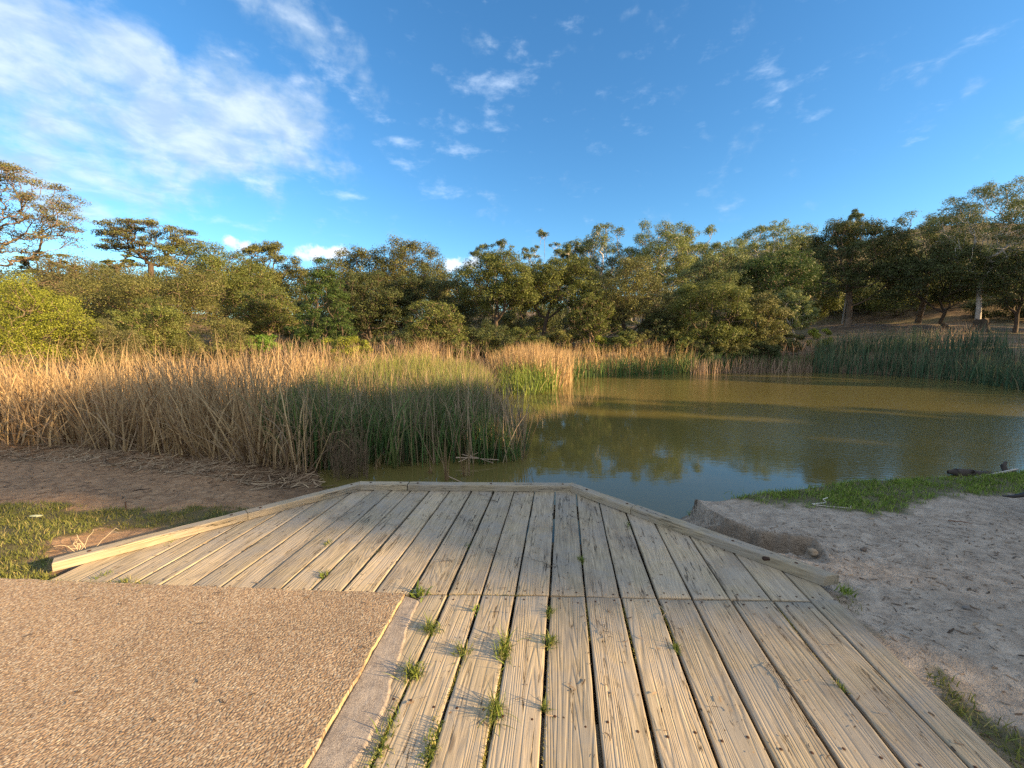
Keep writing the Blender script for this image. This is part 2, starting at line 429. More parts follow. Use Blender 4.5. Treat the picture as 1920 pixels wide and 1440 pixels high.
for i in range(len(gf)-1):
    u0, u1 = gf[i], gf[i+1]; um = .5*(u0+u1); rr_ = random.Random(100+i)
    if i == 0: u0 = u1-.17
    sc_ = []
    for vv in (float(v_seam(um))-.045, 1.42, 0.6):
        for du in (-.055, .055): sc_.append((um+du+rr_.uniform(-.01, .01), vv+rr_.uniform(-.02, .02)))
    last = i == len(gf)-2
    o = board(u0, u1, lambda q: V_NEAR, (lambda q: float(v_seam(q))-.004) if not last else (lambda q: float(min(v_back(q), v_seam(q)+.03))), deck, seed=i+211, screws=sc_, nv=60, gap=.006 if i not in (3, 9, 10) else .010)
    fix_parent(o, deck)

def timber(A, B, parent, w=.095, h=.06, inward=None, seed=0, cutA=0, cutB=0, z0=.003):
    A = np.array(A[:2]); B = np.array(B[:2]); d = B-A; ln = np.linalg.norm(d); d /= ln
    n = np.array([-d[1], d[0]])
    if np.dot(n, inward) < 0: n = -n
    r = np.random.default_rng(seed)
    rr = .009
    prof = [(0, 0), (0, h-rr), (rr*.3, h-rr*.3), (rr, h), (w*.33, h), (w*.66, h), (w-rr, h), (w-rr*.3, h-rr*.3), (w, h-rr), (w, h*.5), (w, 0)]
    prof = np.array(prof); k = len(prof); nn = max(6, int(ln/.035))
    tt = np.concatenate([[0, .003], np.linspace(0, 1, nn)[1:-1], [.997, 1]]); m_ = len(tt)
    verts = np.zeros((m_, k, 3))
    s0 = r.random()*99
    for i, tv in enumerate(tt):
        for j, (a, hh) in enumerate(prof):
            along = tv*ln + (1-tv)*cutA*a + tv*cutB*a
            wv = (fbm(np.array(along*9), np.array(s0+a*30), 3, 7)-.45)*.007
            e = .004 if i in (0, m_-1) else 0
            verts[i, j] = (a+(wv if a > w*.5 else -wv)*(1 if a in (0, w) or abs(a-w) < .004 else .2), along, max(0, hh-e+(wv if hh > h*.8 else 0)))
    faces = [(i*k+j, i*k+(j+1) % k, (i+1)*k+(j+1) % k, (i+1)*k+j) for i in range(m_-1) for j in range(k)]
    faces += [tuple(reversed(range(k))), tuple(range((m_-1)*k, m_*k))]
    o = mesh('kerb_beam', verts.reshape(-1, 3), faces, [M_KERB], parent)
    # local x = inward, local y = along
    ax = Vector((n[0], n[1], 0)); ay = Vector((d[0], d[1], 0)); az_ = Vector((0, 0, 1))
    mt = Matrix((ax, ay, az_)).transposed().to_4x4()
    mt.translation = Vector((A[0], A[1], z0))-parent.location
    o.matrix_local = mt
    return o
ctr = np.array([0.0, 3.0])
def lerp2(a, b, t): return a+(b-a)*t
def timb(A, B, seed, **k):
    mid = .5*(np.array(A[:2])+np.array(B[:2])); timber(A, B, deck, inward=ctr-mid, seed=seed, **k)
KLe = P(103, 1062)[:2]; KRe = P(1572, 1096)[:2]
timb(KLe, lerp2(KLe, KL, .52), 1, cutB=.0)
timb(lerp2(KLe, KL, .522), KL, 2, cutB=-.40)
timb(KL, lerp2(KL, KR, .235), 3, cutA=.40)
timb(lerp2(KL, KR, .239), KR, 4, cutB=-.42)
timb(KR, lerp2(KR, KRe, .34), 5, cutA=.42)
timb(lerp2(KR, KRe, .343), KRe, 6, cutB=-.6, h=.064)
# bearers below the boards
for vv, (ua, ub) in ((3.55, (-2.2, .8)), (2.85, (-2.9, 1.4)), (2.33, (-3.3, 1.6)), (1.42, (-.75, 1.55)), (.6, (-.75, 1.55))):
    a = xy(ua, vv); c = xy(ub, vv)
    q = []
    d = (c-a)/np.linalg.norm(c-a); n = np.array([-d[1], d[0]])*.05
    for z in (-.15, -.056):
        for pt in (a-n, c-n, c+n, a+n): q.append((pt[0]-deck.location[0], pt[1]-deck.location[1], z))
    mesh('bearer', np.array(q), [(0, 1, 2, 3), (7, 6, 5, 4), (0, 4, 5, 1), (1, 5, 6, 2), (2, 6, 7, 3), (3, 7, 4, 0)], [M_WOOD], deck)

# ---------------------------------------------------------------- pond and land
WZ = -0.42
POND = [P(600, 908, WZ)[:2], P(660, 985, WZ)[:2], (-.6, 3.35), (.6, 3.4), P(1250, 985, WZ)[:2], P(1287, 968, WZ)[:2], *[P(a, b_, -.12)[:2]+np.array([0, .10]) for a, b_ in ((1330, 936), (1400, 924), (1500, 914), (1600, 907), (1700, 901), (1790, 896), (1860, 891), (1905, 881), (1990, 866))], (9, 6.6), (14, 9), (19, 12.5), (22.5, 16), P(1800, 712, WZ)[:2], P(1700, 705, WZ)[:2], P(1520, 697, WZ)[:2],
        P(1300, 699, WZ)[:2], P(1180, 700, WZ)[:2], P(1080, 706, WZ)[:2], (1.9, 16), (.9, 14.6), (-.2, 14.6), (-.7, 17), (-1.1, 19), (-1.6, 17.5), (-2.2, 14), (-3.2, 10.5), (-4.2, 8.2), (-3.9, 6.9), (-3.0, 5.9)]
CT = []
for a in [(20, 1085, -.02), (95, 1080, -.03), (20, 1030, -.07), (60, 1000, -.11), (150, 1035, -.10), (250, 1005, -.20), (20, 960, -.2), (240, 960, -.27), (480, 950, -.33), (360, 985, -.28),
          (20, 930, -.30), (300, 930, -.34), (550, 930, -.37), (20, 870, -.33), (300, 880, -.37), (550, 900, -.40), (200, 1080, -.06), (400, 1100, -.1),
          (1600, 1130, -.035), (1750, 1270, -.035), (1900, 1410, -.035), (1900, 1200, -.03), (1900, 1050, -.02), (1700, 1000, -.02), (1700, 930, -.03), (1900, 905, -.04), (1500, 925, -.07),
          (1400, 930, -.09), (1320, 945, -.11), (1400, 975, -.08), (1520, 990, -.04), (1560, 1030, -.04), (1650, 1080, -.03)]:
    CT.append(P(*a))
CT += [np.array(c, float) for c in [(12, 26, 0), (18, 28, .5), (22, 33, 1.5), (40, 45, 3.2), (20, 45, 3.2), (0, 30, .2), (0, 45, 1.2), (-15, 25, .6), (-15, 40, 2), (-30, 30, 1.5), (-30, 60, 5), (0, 70, 5), (-60, 60, 6),
       (40, 70, 7), (60, 60, 7), (70, 110, 25), (30, 110, 13), (-30, 110, 6), (0, 110, 8), (110, 110, 30), (-12, 20, -.1), (-12, 12, -.3), (-20, 14, 0), (30, 20, 1.0), (28, 10, .5), (28, -5, .4), (10, 0, .0), (8, 3, -.02), (6, 1, -.02),
       (-9, 8, -.3), (-6, 4, -.2), (-4, 1.5, -.02), (-10, 0, 0), (-10, -10, 0), (10, -10, 0), (0, -2, -.04), (0, -20, 0), (50, 20, 2), (-40, 0, 0), (60, -20, 1), (0, -60, 0), (200, 200, 40), (-200, 200, 12), (0, 250, 18), (200, -200, 0), (-200, -200, 0), (-200, 0, 3), (29, 26, 1.2), (33, 33, 1.8),
       (600, 600, 60), (-600, 600, 20), (0, 700, 30), (600, -600, 0), (-600, -600, 0)]]
CT = np.array(CT)
SCARP = [P(1292, 952, -.11)[:2], P(1325, 962, -.09)[:2], P(1370, 975, -.08)[:2], P(1420, 992, -.06)[:2], P(1480, 1000, -.05)[:2], P(1530, 1006, -.04)[:2], P(1545, 1030, -.04)[:2], P(1560, 1062, -.04)[:2]]
GULLY = SCARP+[P(1590, 1120, 0)[:2], P(1480, 1100, 0)[:2], P(1060, 905, 0)[:2], P(1270, 935, 0)[:2]]
FOOT = [xy(uR-.03, -2), xy(uR-.03, float(v_seam(uR))), lerp2(KR, KRn, .93), KR-np.array([.02, .03]), KL+np.array([.03, -.03]), lerp2(KL, KLn, .90)+np.array([.04, -.05]), P(90, 1094)[:2], P(-700, 1060)[:2], np.array([-7.5, -2.0])]
def height(x, y, fine=True):
    x = np.asarray(x, float); y = np.asarray(y, float)
    num = np.zeros_like(x); den = np.zeros_like(x)
    rr = np.hypot(x, y)
    for cx, cy, cz in CT:
        w = 1/((x-cx)**2+(y-cy)**2+.02+(.06*rr)**2)**1.8
        num += w*cz; den += w
    land = num/den
    land = land+(fbm(x*.35, y*.35, 4, 2)-.47)*.06*np.clip(rr/6, .2, 6)*sm(rr, 3, 8)
    # eroded scarp beside the deck
    ing = inpoly(x, y, GULLY); ds, ts = dpoly(x, y, SCARP, False)
    drop = np.interp(ts, [0, 2, 4, 5.5, 7], [.33, .28, .20, .12, .0])
    wv = (fbm(x*7, y*7, 4, 4)-.47)*.16
    land = land-np.where(ing, drop*sm(ds+wv, .0, .075)-(fbm(x*11, y*11, 4, 14)-.47)*.05*sm(ds, 0, .1), 0)
    if fine:
        nf = np.clip(1-rr/14, 0, 1)
        land = land+nf*((fbm(x*3.2, y*3.2, 4, 21)-.47)*.035+(fbm(x*14, y*14, 3, 31)-.43)*.014)
    dp, tp = dpoly(x, y, POND); ip = inpoly(x, y, POND)
    w = np.interp(tp, [0, 4, 5, 6, 14, 17, 40], [1.2, .9, .35, .22, .35, 2.0, 2.0])
    out_ = (WZ+.0)+(land-WZ)*sm(dp, -.12*w, w)
    z = np.where(ip, WZ-.02-np.clip(dp*.22, 0, .8), np.maximum(out_, WZ+.01) if True else out_)
    return z
# polar grid, fine in front of the viewer
ang = np.concatenate([np.linspace(-180, -70, 24)[:-1], np.linspace(-70, 70, 760)[:-1], np.linspace(70, 180, 24)[:-1]])
ang = np.radians(ang)
rad = np.concatenate([np.geomspace(1.0, 7.5, 400), np.geomspace(7.6, 60, 190), np.geomspace(62, 900, 60)])
A_, R_ = np.meshgrid(ang, rad, indexing='ij')
X_ = R_*np.sin(A_); Y_ = R_*np.cos(A_)
Z_ = height(X_, Y_)
inf = inpoly(X_, Y_, FOOT)
Z_ = np.where(inf, np.minimum(Z_, -.22), Z_)
# masks of what grows where
def poly_px(lst): return [P(a, b_, c)[:2] for a, b_, c in lst]
G_LEFT = poly_px([(-900, 1085, 0), (90, 1088, -.02), (120, 1060, -.06), (80, 1035, -.08), (110, 1010, -.10), (200, 990, -.15), (330, 985, -.2), (430, 975, -.3), (500, 948, -.33), (300, 960, -.3), (60, 950, -.25), (-700, 930, -.2)])
G_LEFT2 = poly_px([(-20, 1098, 0), (330, 1104, 0), (330, 1094, 0), (115, 1070, -.03), (-20, 1060, -.05)])
G_RIGHT = poly_px([(1330, 936, -.11), (1400, 942, -.09), (1480, 952, -.07), (1560, 956, -.05), (1640, 968, -.04), (1690, 964, -.03), (1760, 934, -.03), (1920, 926, -.03), (2400, 960, -.03), (2400, 870, -.03)])+[np.array((9, 6.3))]+[P(a, b_, -.12)[:2]+np.array([0, -.02]) for a, b_ in ((1990, 866), (1905, 881), (1860, 891), (1790, 896), (1700, 901), (1600, 907), (1500, 914), (1400, 924), (1350, 932))]
E_RIGHT = poly_px([(1565, 1105, 0), (1600, 1110, 0), (1660, 1185, 0), (1640, 1190, 0)])
E_RIGHT2 = poly_px([(1730, 1262, -.01), (1760, 1255, -.03), (1850, 1330, -.03), (1960, 1420, -.03), (1960, 1480, -.03), (1900, 1430, 0)])
gm = np.zeros_like(X_)
for pl in (G_LEFT, G_LEFT2, G_RIGHT, E_RIGHT, E_RIGHT2):
    ip = inpoly(X_, Y_, pl); d, _ = dpoly(X_, Y_, pl)
    e = np.where(ip, d, -d)+(fbm(X_*6, Y_*6, 3, 8)-.45)*.35
    gm = np.maximum(gm, sm(e, -.03, .10))
ds_, ts_ = dpoly(X_, Y_, SCARP, False)
scarp_brown = np.where(inpoly(X_, Y_, GULLY), sm(.12-ds_+(fbm(X_*9, Y_*9, 3, 12)-.45)*.16, 0, .08), 0)*(1-sm(ts_, 6, 7))  # mask of the darker brown band along the scarp, fading at its end
redm = sm(-X_+.3*fbm(X_, Y_, 2), .3, 2.0)*(1-sm(R_, 16, 22))
farm = sm(R_, 12, 20)
na, nr = A_.shape
idx = np.arange(na*nr).reshape(na, nr)
i2 = np.roll(idx, -1, axis=0)
fc = np.stack([idx[:, :-1], i2[:, :-1], i2[:, 1:], idx[:, 1:]], -1).reshape(-1, 4)[:, ::-1]
m, t, b, _ = mat('ground_soil'); M_GROUND = m
geo = t.nodes.new('ShaderNodeNewGeometry'); pos = geo.outputs['Position']
n1 = noise(t, pos, 1.1, 6, .6, .3); n2 = noise(t, pos, 9, 6, .65, .4); n3 = noise(t, pos, 60, 4, .65); n4 = noise(t, pos, 24, 5, .7, .8)
sand = mixc(t, sstep(t, n2, .3, .7), (.30, .245, .19), (.49, .415, .33))
sand = mixc(t, M(t, 'MULTIPLY', sstep(t, n1, .5, .68), .4), sand, (.26, .21, .16))
redd = mixc(t, sstep(t, n2, .3, .7), (.25, .145, .075), (.46, .29, .16))
col = mixc(t, attr(t, 'red'), sand, redd)
farc = mixc(t, sstep(t, n1, .35, .65), (.10, .068, .042), (.19, .14, .088))  # brown far ground, darkened so that tree shade is part of its colour
farc = mixc(t, M(t, 'MULTIPLY', sstep(t, noise(t, pos, .22, 4, .6), .45, .6), .8), farc, (.13, .115, .055))
col = mixc(t, attr(t, 'far'), col, farc)
n5 = noise(t, pos, 130, 3, .6)
n6 = noise(t, mapping(t, pos, (1, 1.6, 1)), 5.5, 5, .75, 1.2)
col = mixc(t, M(t, 'MULTIPLY', sstep(t, n4, .56, .66), .65), col, (.115, .085, .058))
col = mixc(t, M(t, 'MULTIPLY', sstep(t, n6, .56, .66), .50), col, (.15, .115, .082))
col = mixc(t, M(t, 'MULTIPLY', sstep(t, n5, .45, .30), .45), col, (.13, .10, .07))
col = mixc(t, M(t, 'MULTIPLY', sstep(t, n3, .62, .72), .5), col, (.48, .42, .36))
col = mixc(t, M(t, 'MULTIPLY', attr(t, 'grassy'), .85), col, mixc(t, n3, (.045, .050, .018), (.10, .10, .035)))
col = mixc(t, M(t, 'MULTIPLY', attr(t, 'scarp_brown'), .6), col, mixc(t, n4, (.13, .095, .062), (.27, .205, .145)))
sz = t.nodes.new('ShaderNodeSeparateXYZ'); t.links.new(pos, sz.inputs[0])
wet = sstep(t, sz.outputs[2], WZ+.07, WZ+.0)
col = mixc(t, M(t, 'MULTIPLY', wet, .6), col, (.05, .036, .022))
t.links.new(col, b.inputs['Base Color']); b.inputs['Roughness'].default_value = .92
h = M(t, 'ADD', M(t, 'MULTIPLY', n2, 1.2), M(t, 'ADD', M(t, 'MULTIPLY', n4, .8), M(t, 'MULTIPLY', n3, .35)))
h = M(t, 'ADD', h, M(t, 'ADD', M(t, 'MULTIPLY', n6, 1.2), M(t, 'MULTIPLY', n5, .35)))
bump(t, b, h, .9, .032)
ground = mesh('ground', np.stack([X_, Y_, Z_], -1).reshape(-1, 3), fc, M_GROUND, smooth=True,
              attrs={'grassy': ('POINT', gm.ravel()), 'red': ('POINT', redm.ravel()), 'far': ('POINT', farm.ravel()), 'scarp_brown': ('POINT', scarp_brown.ravel())})
tag(ground, kind='structure')

# water
m, t, b, _ = mat('pond_water'); M_WATER = m
geo = t.nodes.new('ShaderNodeNewGeometry'); pos = geo.outputs['Position']
sx = t.nodes.new('ShaderNodeSeparateXYZ'); t.links.new(pos, sx.inputs[0])
murk = noise(t, pos, .25, 3)
t.links.new(mixc(t, murk, (.098, .084, .025), (.125, .106, .033)), b.inputs['Base Color'])
b.inputs['Roughness'].default_value = .03; b.inputs['IOR'].default_value = 1.5; b.inputs['Specular IOR Level'].default_value = .5
w1 = noise(t, mapping(t, pos, (1.0, 2.0, 1)), 3.0, 2, .5)
w2 = noise(t, mapping(t, pos, (1.0, 2.2, 1)), 13.0, 3, .55)
breeze = M(t, 'MULTIPLY', sstep(t, M(t, 'ADD', sx.outputs[0], M(t, 'MULTIPLY', noise(t, pos, .3, 3), 4.0)), 4.2, 8.5), sstep(t, sx.outputs[1], 4.0, 9.0))
amp = M(t, 'ADD', .035, M(t, 'MULTIPLY', breeze, .85))
hh = M(t, 'ADD', M(t, 'MULTIPLY', w1, .045), M(t, 'MULTIPLY', w2, M(t, 'MULTIPLY', amp, .35)))
bump(t, b, hh, .5, .036)
wp = [P(560, 930, WZ)[:2]]
xs = np.linspace(-8, 60, 2); 
water = mesh('pond_water', np.array([(-12, 2.6, WZ), (40, 2.6, WZ), (40, 28, WZ), (-12, 28, WZ)]), [(0, 1, 2, 3)], M_WATER)
tag(water, kind='structure')

# ---------------------------------------------------------------- path with exposed pebbles
C0 = P(759, 1120)[:2]; CA = P(0, 1091)[:2]; CB = P(578, 1440)[:2]
e1 = (CA-C0)/np.linalg.norm(CA-C0); e2 = (CB-C0)/np.linalg.norm(CB-C0)
PZ = .022
step = .0028
na_, nb_ = int(3.5/step), int(1.45/step)
a_ = np.arange(na_)*step; b_ = np.arange(nb_)*step
AA, BB = np.meshgrid(a_, b_, indexing='ij')
px_ = C0[0]+AA*e1[0]+BB*e2[0]; py_ = C0[1]+AA*e1[1]+BB*e2[1]
# wobbling lip toward the strip and the deck
wob = (fbm(BB*9, BB*0+3, 4, 41)-.47)*.030*np.exp(-AA/.03)
px_ -= wob*1.0; py_ -= (fbm(AA*8, AA*0, 3, 43)-.47)*.02*np.exp(-BB/.02)
cs = .0070
gx = px_/cs; gy = py_/cs
ix = np.floor(gx).astype(np.int64); iy = np.floor(gy).astype(np.int64)
def hsh(a, b, s):
    v = (a*73856093 ^ b*19349663 ^ (s*83492791)) & 0xffffffff
    v = ((v ^ (v >> 15))*2246822519) & 0xffffffff; v = ((v ^ (v >> 13))*3266489917) & 0xffffffff
    return ((v ^ (v >> 16)) & 0xffffff)/16777215.0
best = np.full(px_.shape, 9.0); cell = np.zeros(px_.shape); hz = np.zeros(px_.shape)
for du in (-1, 0, 1):
    for dv in (-1, 0, 1):
        jx = ix+du; jy = iy+dv
        cxp = jx+.5+(hsh(jx, jy, 1)-.5)*.8; cyp = jy+.5+(hsh(jx, jy, 2)-.5)*.8
        th_ = hsh(jx, jy, 3)*math.pi; el_ = 1+.45*hsh(jx, jy, 4)
        dx = gx-cxp; dy = gy-cyp
        qx = dx*np.cos(th_)+dy*np.sin(th_); qy = (-dx*np.sin(th_)+dy*np.cos(th_))*el_
        sz_ = .52+.28*hsh(jx, jy, 5)
        d = np.hypot(qx, qy)/sz_
        m_ = d < best
        best = np.where(m_, d, best); cell = np.where(m_, hsh(jx, jy, 6), cell); hz = np.where(m_, .5+.5*hsh(jx, jy, 7), hz)
dome = np.sqrt(np.clip(1-best**2, 0, 1))*hz
zz_ = PZ+dome*.0036+(fbm(px_*2, py_*2, 3, 47)-.47)*.006-.012*np.exp(-AA/.006)*0
pal = np.array([[.34, .21, .115], [.46, .31, .18], [.52, .38, .24], [.24, .15, .09], [.60, .47, .32], [.42, .28, .17], [.50, .34, .19], [.62, .52, .38]])
ci = (cell*len(pal)).astype(int) % len(pal)
pal = pal*.75+pal.mean(0)*.25
pc = pal[ci]*(.85+.3*((cell*97) % 1))[..., None]
mort = np.array([.20, .145, .095])
k_ = sm(dome, .02, .28)[..., None]
pcol = mort*(1-k_)+pc*k_
bigv = (.72+.26*fbm(px_*1.7, py_*1.7, 3, 51)+.26*fbm(px_*7, py_*7, 4, 52))[..., None]*np.array([.68, .70, .71]); pcol = pcol*bigv
lip = (np.exp(-AA/.008)*sm(fbm(BB*14, BB*0, 3, 66), .30, .5))[..., None]; pcol = pcol*(1-lip*.6)+np.array([.44, .36, .19])*lip*.6
idx = np.arange(na_*nb_).reshape(na_, nb_)
fcs = np.stack([idx[:-1, :-1], idx[1:, :-1], idx[1:, 1:], idx[:-1, 1:]], -1).reshape(-1, 4)
vv = np.stack([px_, py_, zz_], -1).reshape(-1, 3); cc = np.concatenate([pcol.reshape(-1, 3), np.ones((na_*nb_, 1))], 1)
# skirts at the two free edges, and the plain continuation outside the picture
n0 = len(vv)
sk = vv[idx[0, :]].copy(); sk[:, 2] -= .035; sk[:, 0] += .004
sk2 = vv[idx[:, 0]].copy(); sk2[:, 2] -= .05
vv = np.concatenate([vv, sk, sk2]); cc = np.concatenate([cc, np.tile([.24, .19, .10, 1], (len(sk), 1)), np.tile([.12, .11, .06, 1], (len(sk2), 1))])
s_i = n0+np.arange(nb_); s2i = n0+nb_+np.arange(na_)
fcs = np.concatenate([fcs, np.stack([idx[0, :-1], idx[0, 1:], s_i[1:], s_i[:-1]], -1), np.stack([idx[:-1, 0], s2i[:-1], s2i[1:], idx[1:, 0]], -1)])
amax, bmax = a_[-1], b_[-1]
def pp(a, b): q = C0+a*e1+b*e2; return (q[0], q[1], PZ+.002)
ext = [pp(amax, 0), pp(amax, bmax), pp(12, bmax), pp(12, 0), pp(0, bmax), pp(0, 6), pp(12, 6), pp(0, bmax)]
n1_ = len(vv); vv = np.concatenate([vv, np.array(ext)]); cc = np.concatenate([cc, np.tile([.36, .27, .18, 1], (len(ext), 1))])
fcs = np.concatenate([fcs, np.array([[n1_, n1_+3, n1_+2, n1_+1], [n1_+4, n1_+2, n1_+6, n1_+5]])])
m, t, b, _ = mat('pebble_concrete')
t.links.new(attr(t, 'Col', 'Color'), b.inputs['Base Color']); b.inputs['Roughness'].default_value = .62; b.inputs['Specular IOR Level'].default_value = .35
pathm = mesh('path', vv, fcs, m, attrs={'Col': ('POINT', cc)}, smooth=True)
tag(pathm, kind='structure')
# narrow concrete edge strip
S = [P(762, 1125), P(790, 1128)]
ns = 340
tt = np.linspace(0, 1, ns); L2 = 4.2
lft = C0[None, :]+e2[None, :]*(tt*L2)[:, None]
rb0 = P(790, 1129)[:2]; rb1 = P(665, 1440)[:2]; er = (rb1-rb0)/np.linalg.norm(rb1-rb0)
rgt = rb0[None, :]+er[None, :]*(tt*L2)[:, None]
wv = (fbm(tt*22, tt*0+5, 4, 61)-.47)*.09; rgt[:, 0] += wv
cols_ = 34
q = np.linspace(0, 1, cols_)
GX = lft[:, None, 0]*(1-q)+rgt[:, None, 0]*q; GY = lft[:, None, 1]*(1-q)+rgt[:, None, 1]*q
GZ = .010+(fbm(GX*30, GY*30, 3, 63)-.47)*.004+(fbm(GX*160, GY*160, 2, 64)-.47)*.003
GZ[:, 0] = -.02; GZ[:, -1] = -.004; GZ[:, -2] -= .001
GX[:, -1] += .004
idx = np.arange(ns*cols_).reshape(ns, cols_)
fcs = np.stack([idx[:-1, :-1], idx[1:, :-1], idx[1:, 1:], idx[:-1, 1:]], -1).reshape(-1, 4)
m, t, b, _ = mat('grey_concrete')
geo = t.nodes.new('ShaderNodeNewGeometry'); pos = geo.outputs['Position']
n1 = noise(t, pos, 14, 5, .65); n2 = noise(t, pos, 260, 2, .6)
c = mixc(t, sstep(t, n1, .3, .7), (.20, .17, .145), (.30, .26, .22))
c = mixc(t, sstep(t, n2, .55, .7), c, (.42, .37, .31)); c = mixc(t, sstep(t, n2, .42, .34), c, (.11, .09, .075))
t.links.new(c, b.inputs['Base Color']); b.inputs['Roughness'].default_value = .9; bump(t, b, n2, .6, .004)
strip = mesh('concrete_strip', np.stack([GX, GY, GZ], -1).reshape(-1, 3), fcs, m, smooth=True)
tag(strip, kind='structure')

# ---------------------------------------------------------------- trees
def gz(x, y): return float(height(np.array([x]), np.array([y]), False)[0])
def tubes(pts, par, rad, sides=5):
    """frusta along every edge child-parent"""
    ch = np.array([i for i in range(len(pts)) if par[i] >= 0]); pa = np.array([par[i] for i in ch])
    a = pts[pa]; c = pts[ch]; d = c-a; ln = np.linalg.norm(d, axis=1, keepdims=True)+1e-9; d = d/ln
    ref = np.where(np.abs(d[:, 2:3]) > .9, np.array([[1., 0, 0]]), np.array([[0, 0, 1.]]))
    s = np.cross(d, ref); s /= np.linalg.norm(s, axis=1, keepdims=True)+1e-9; w = np.cross(d, s)
    th = np.arange(sides)*2*math.pi/sides
    ring = s[:, None, :]*np.cos(th)[None, :, None]+w[:, None, :]*np.sin(th)[None, :, None]
    ra = np.minimum(rad[pa], rad[ch]*1.35)[:, None, None]; rc = rad[ch][:, None, None]
    v0 = a[:, None, :]+ring*ra; v1 = c[:, None, :]+d[:, None, :]*rc*.3+ring*rc
    v = np.concatenate([v0, v1], 1).reshape(-1, 3); n = len(ch); k = sides
    base = (np.arange(n)*2*k)[:, None]; j = np.arange(k)[None, :]; j2 = (j+1) % k
    f = np.stack([base+j, base+j2, base+k+j2, base+k+j], -1).reshape(-1, 4)
    return v, f
def unit(n, r):
    v = r.normal(size=(n, 3)); return v/np.linalg.norm(v, axis=1, keepdims=True)
def leaves(c, nrm, size, r, elong=2.0, rand=.8):
    """diamond leaf sprays at c facing about nrm"""
    n = len(c); nn = nrm+unit(n, r)*rand; nn /= np.linalg.norm(nn, axis=1, keepdims=True)+1e-9
    t1 = np.cross(nn, unit(n, r)); t1 /= np.linalg.norm(t1, axis=1, keepdims=True)+1e-9; t2 = np.cross(nn, t1)
    L_ = (size*(.6+.8*r.random(n)))[:, None]
    v = np.stack([c-t1*L_*.5, c+t2*L_*.5/elong+nn*L_*.06, c+t1*L_*.5, c-t2*L_*.5/elong+nn*L_*.06], 1).reshape(-1, 3)
    f = np.arange(n*4).reshape(n, 4)
    return v, f
def tree(name, label, px, top, base, Y, wpx, kind='dome', leaf='olive', bark='brown', bot=None, n=9000, ls=.13, group=None, seed=None, cat='tree', lean=0.0, world_pos=None, dims=None, basez=None, depth=None, trunk_px=None, K=None, sparse=1.0, tr=None):
    """px: crown centre, top: its top, base/bot: lower limit of the crown, all in the photograph at depth Y"""
    r = np.random.default_rng(seed if seed is not None else abs(hash(label)) % 1000 if False else (int(px)*7+int(top)*13+int(Y)) % 99991)
    if world_pos is None:
        wpx *= 1.06; ctop = PD(px, top, Y); hw = wpx/2/F*Y*1.0; x0 = ctop[0]; zt = ctop[2]
        zb = PD(px, bot if bot else base, Y)[2]
        g = gz(x0, Y) if basez is None else basez
        bx = x0 if trunk_px is None else PD(trunk_px, 600, Y)[0]
    else:
        x0, Y, hw, zt, zb = world_pos; g = gz(x0, Y); bx = x0
    g -= .05
    zb = max(zb, g+.1)
    yb = Y
    dep = hw*(depth or .85)
    root = empty(name, (bx, yb, g), label, cat, group)
    H = zt-zb; cz = zb+H*.5
    C = np.array([x0, Y, cz])
    if kind in ('dome', 'dark'): Kc, pr = 44, .23
    elif kind == 'gum': Kc, pr = 34, .21
    elif kind == 'open': Kc, pr = 30, .125
    elif kind == 'round': Kc, pr = 22, .26
    elif kind == 'cone': Kc, pr = 30, .24
    else: Kc, pr = 24, .3
    if K: Kc = int(K*(1.35 if kind == 'gum' and K > 16 else 1))
    if kind == 'gum' and n > 4000: n = int(n*1.35)
    # clump centres in the crown
    cl = []
    tries = 0
    minr = {'dome': .27, 'dark': .28, 'gum': .26, 'open': .22, 'round': .30, 'cone': .26, 'block': .16}.get(kind, .3)
    while len(cl) < Kc and tries < 4000:
        tries += 1
        d = unit(1, r)[0]
        if kind == 'dome' or kind == 'dark':
            d[2] = abs(d[2])*1.0 if r.random() < (.72 if kind == 'dark' else .60) else -abs(d[2])*.55
            q = d*(.60+.24*r.random()) if r.random() < .8 else d*.4; 
            if q[2] < -.2: q[:2] *= 1.15
            q[2] = q[2]*1.0
        elif kind == 'open':
            q = d*(.30+.62*r.random()**.6)
            if q[2] < -.35 and r.random() < .6: continue
        elif kind == 'gum':
            q = d*(.35+.52*r.random())
            q[:2] *= .75+.35*sm(q[2], -.8, .4)
        elif kind == 'block':
            ph = r.random()*2*math.pi; ro = .78*math.sqrt(r.random()); q = np.array([math.cos(ph)*ro, math.sin(ph)*ro, -.9+1.72*r.random()])
        elif kind == 'cone':
            hgt = r.random()**1.15; ph = r.random()*2*math.pi; rr_ = (1-hgt)**.75*.78+.04
            q = np.array([math.cos(ph)*rr_, math.sin(ph)*rr_, hgt*1.85-.93])
        else:
            q = d*(.45+.33*r.random())
        ok = all(np.linalg.norm((q-o)*np.array([1, 1, 1.15])) > minr*(1-tries/5000) for o in cl)
        if ok: cl.append(q)
    cl = np.array(cl)
    sc3 = np.array([hw, dep, H*.5])
    P3 = C+cl*sc3
    crs = np.array([hw, dep, H*.5])*pr*1.25
    # puffs in each clump
    pts = [np.array([bx, yb, g-.2])]; par = [-1]
    fork = np.array([x0*.35+bx*.65+r.normal()*.05*hw, Y+r.normal()*.05*hw, max(g+.3, zb+H*(.10 if kind != 'gum' else .12))])
    mid_ = (pts[0]+fork)/2+np.array([r.normal()*.04*H, r.normal()*.04*H, 0])
    for q in (pts[0]+np.array([0, 0, .25]), mid_, fork): pts.append(q); par.append(len(pts)-2)
    crown_axis = C+np.array([r.normal()*.06*hw, 0, (.18 if kind != 'open' else -.05)*H*.5])
    for tt_ in (.4, .8): pts.append(fork+(crown_axis-fork)*tt_+r.normal(size=3)*.03*hw); par.append(len(pts)-2)
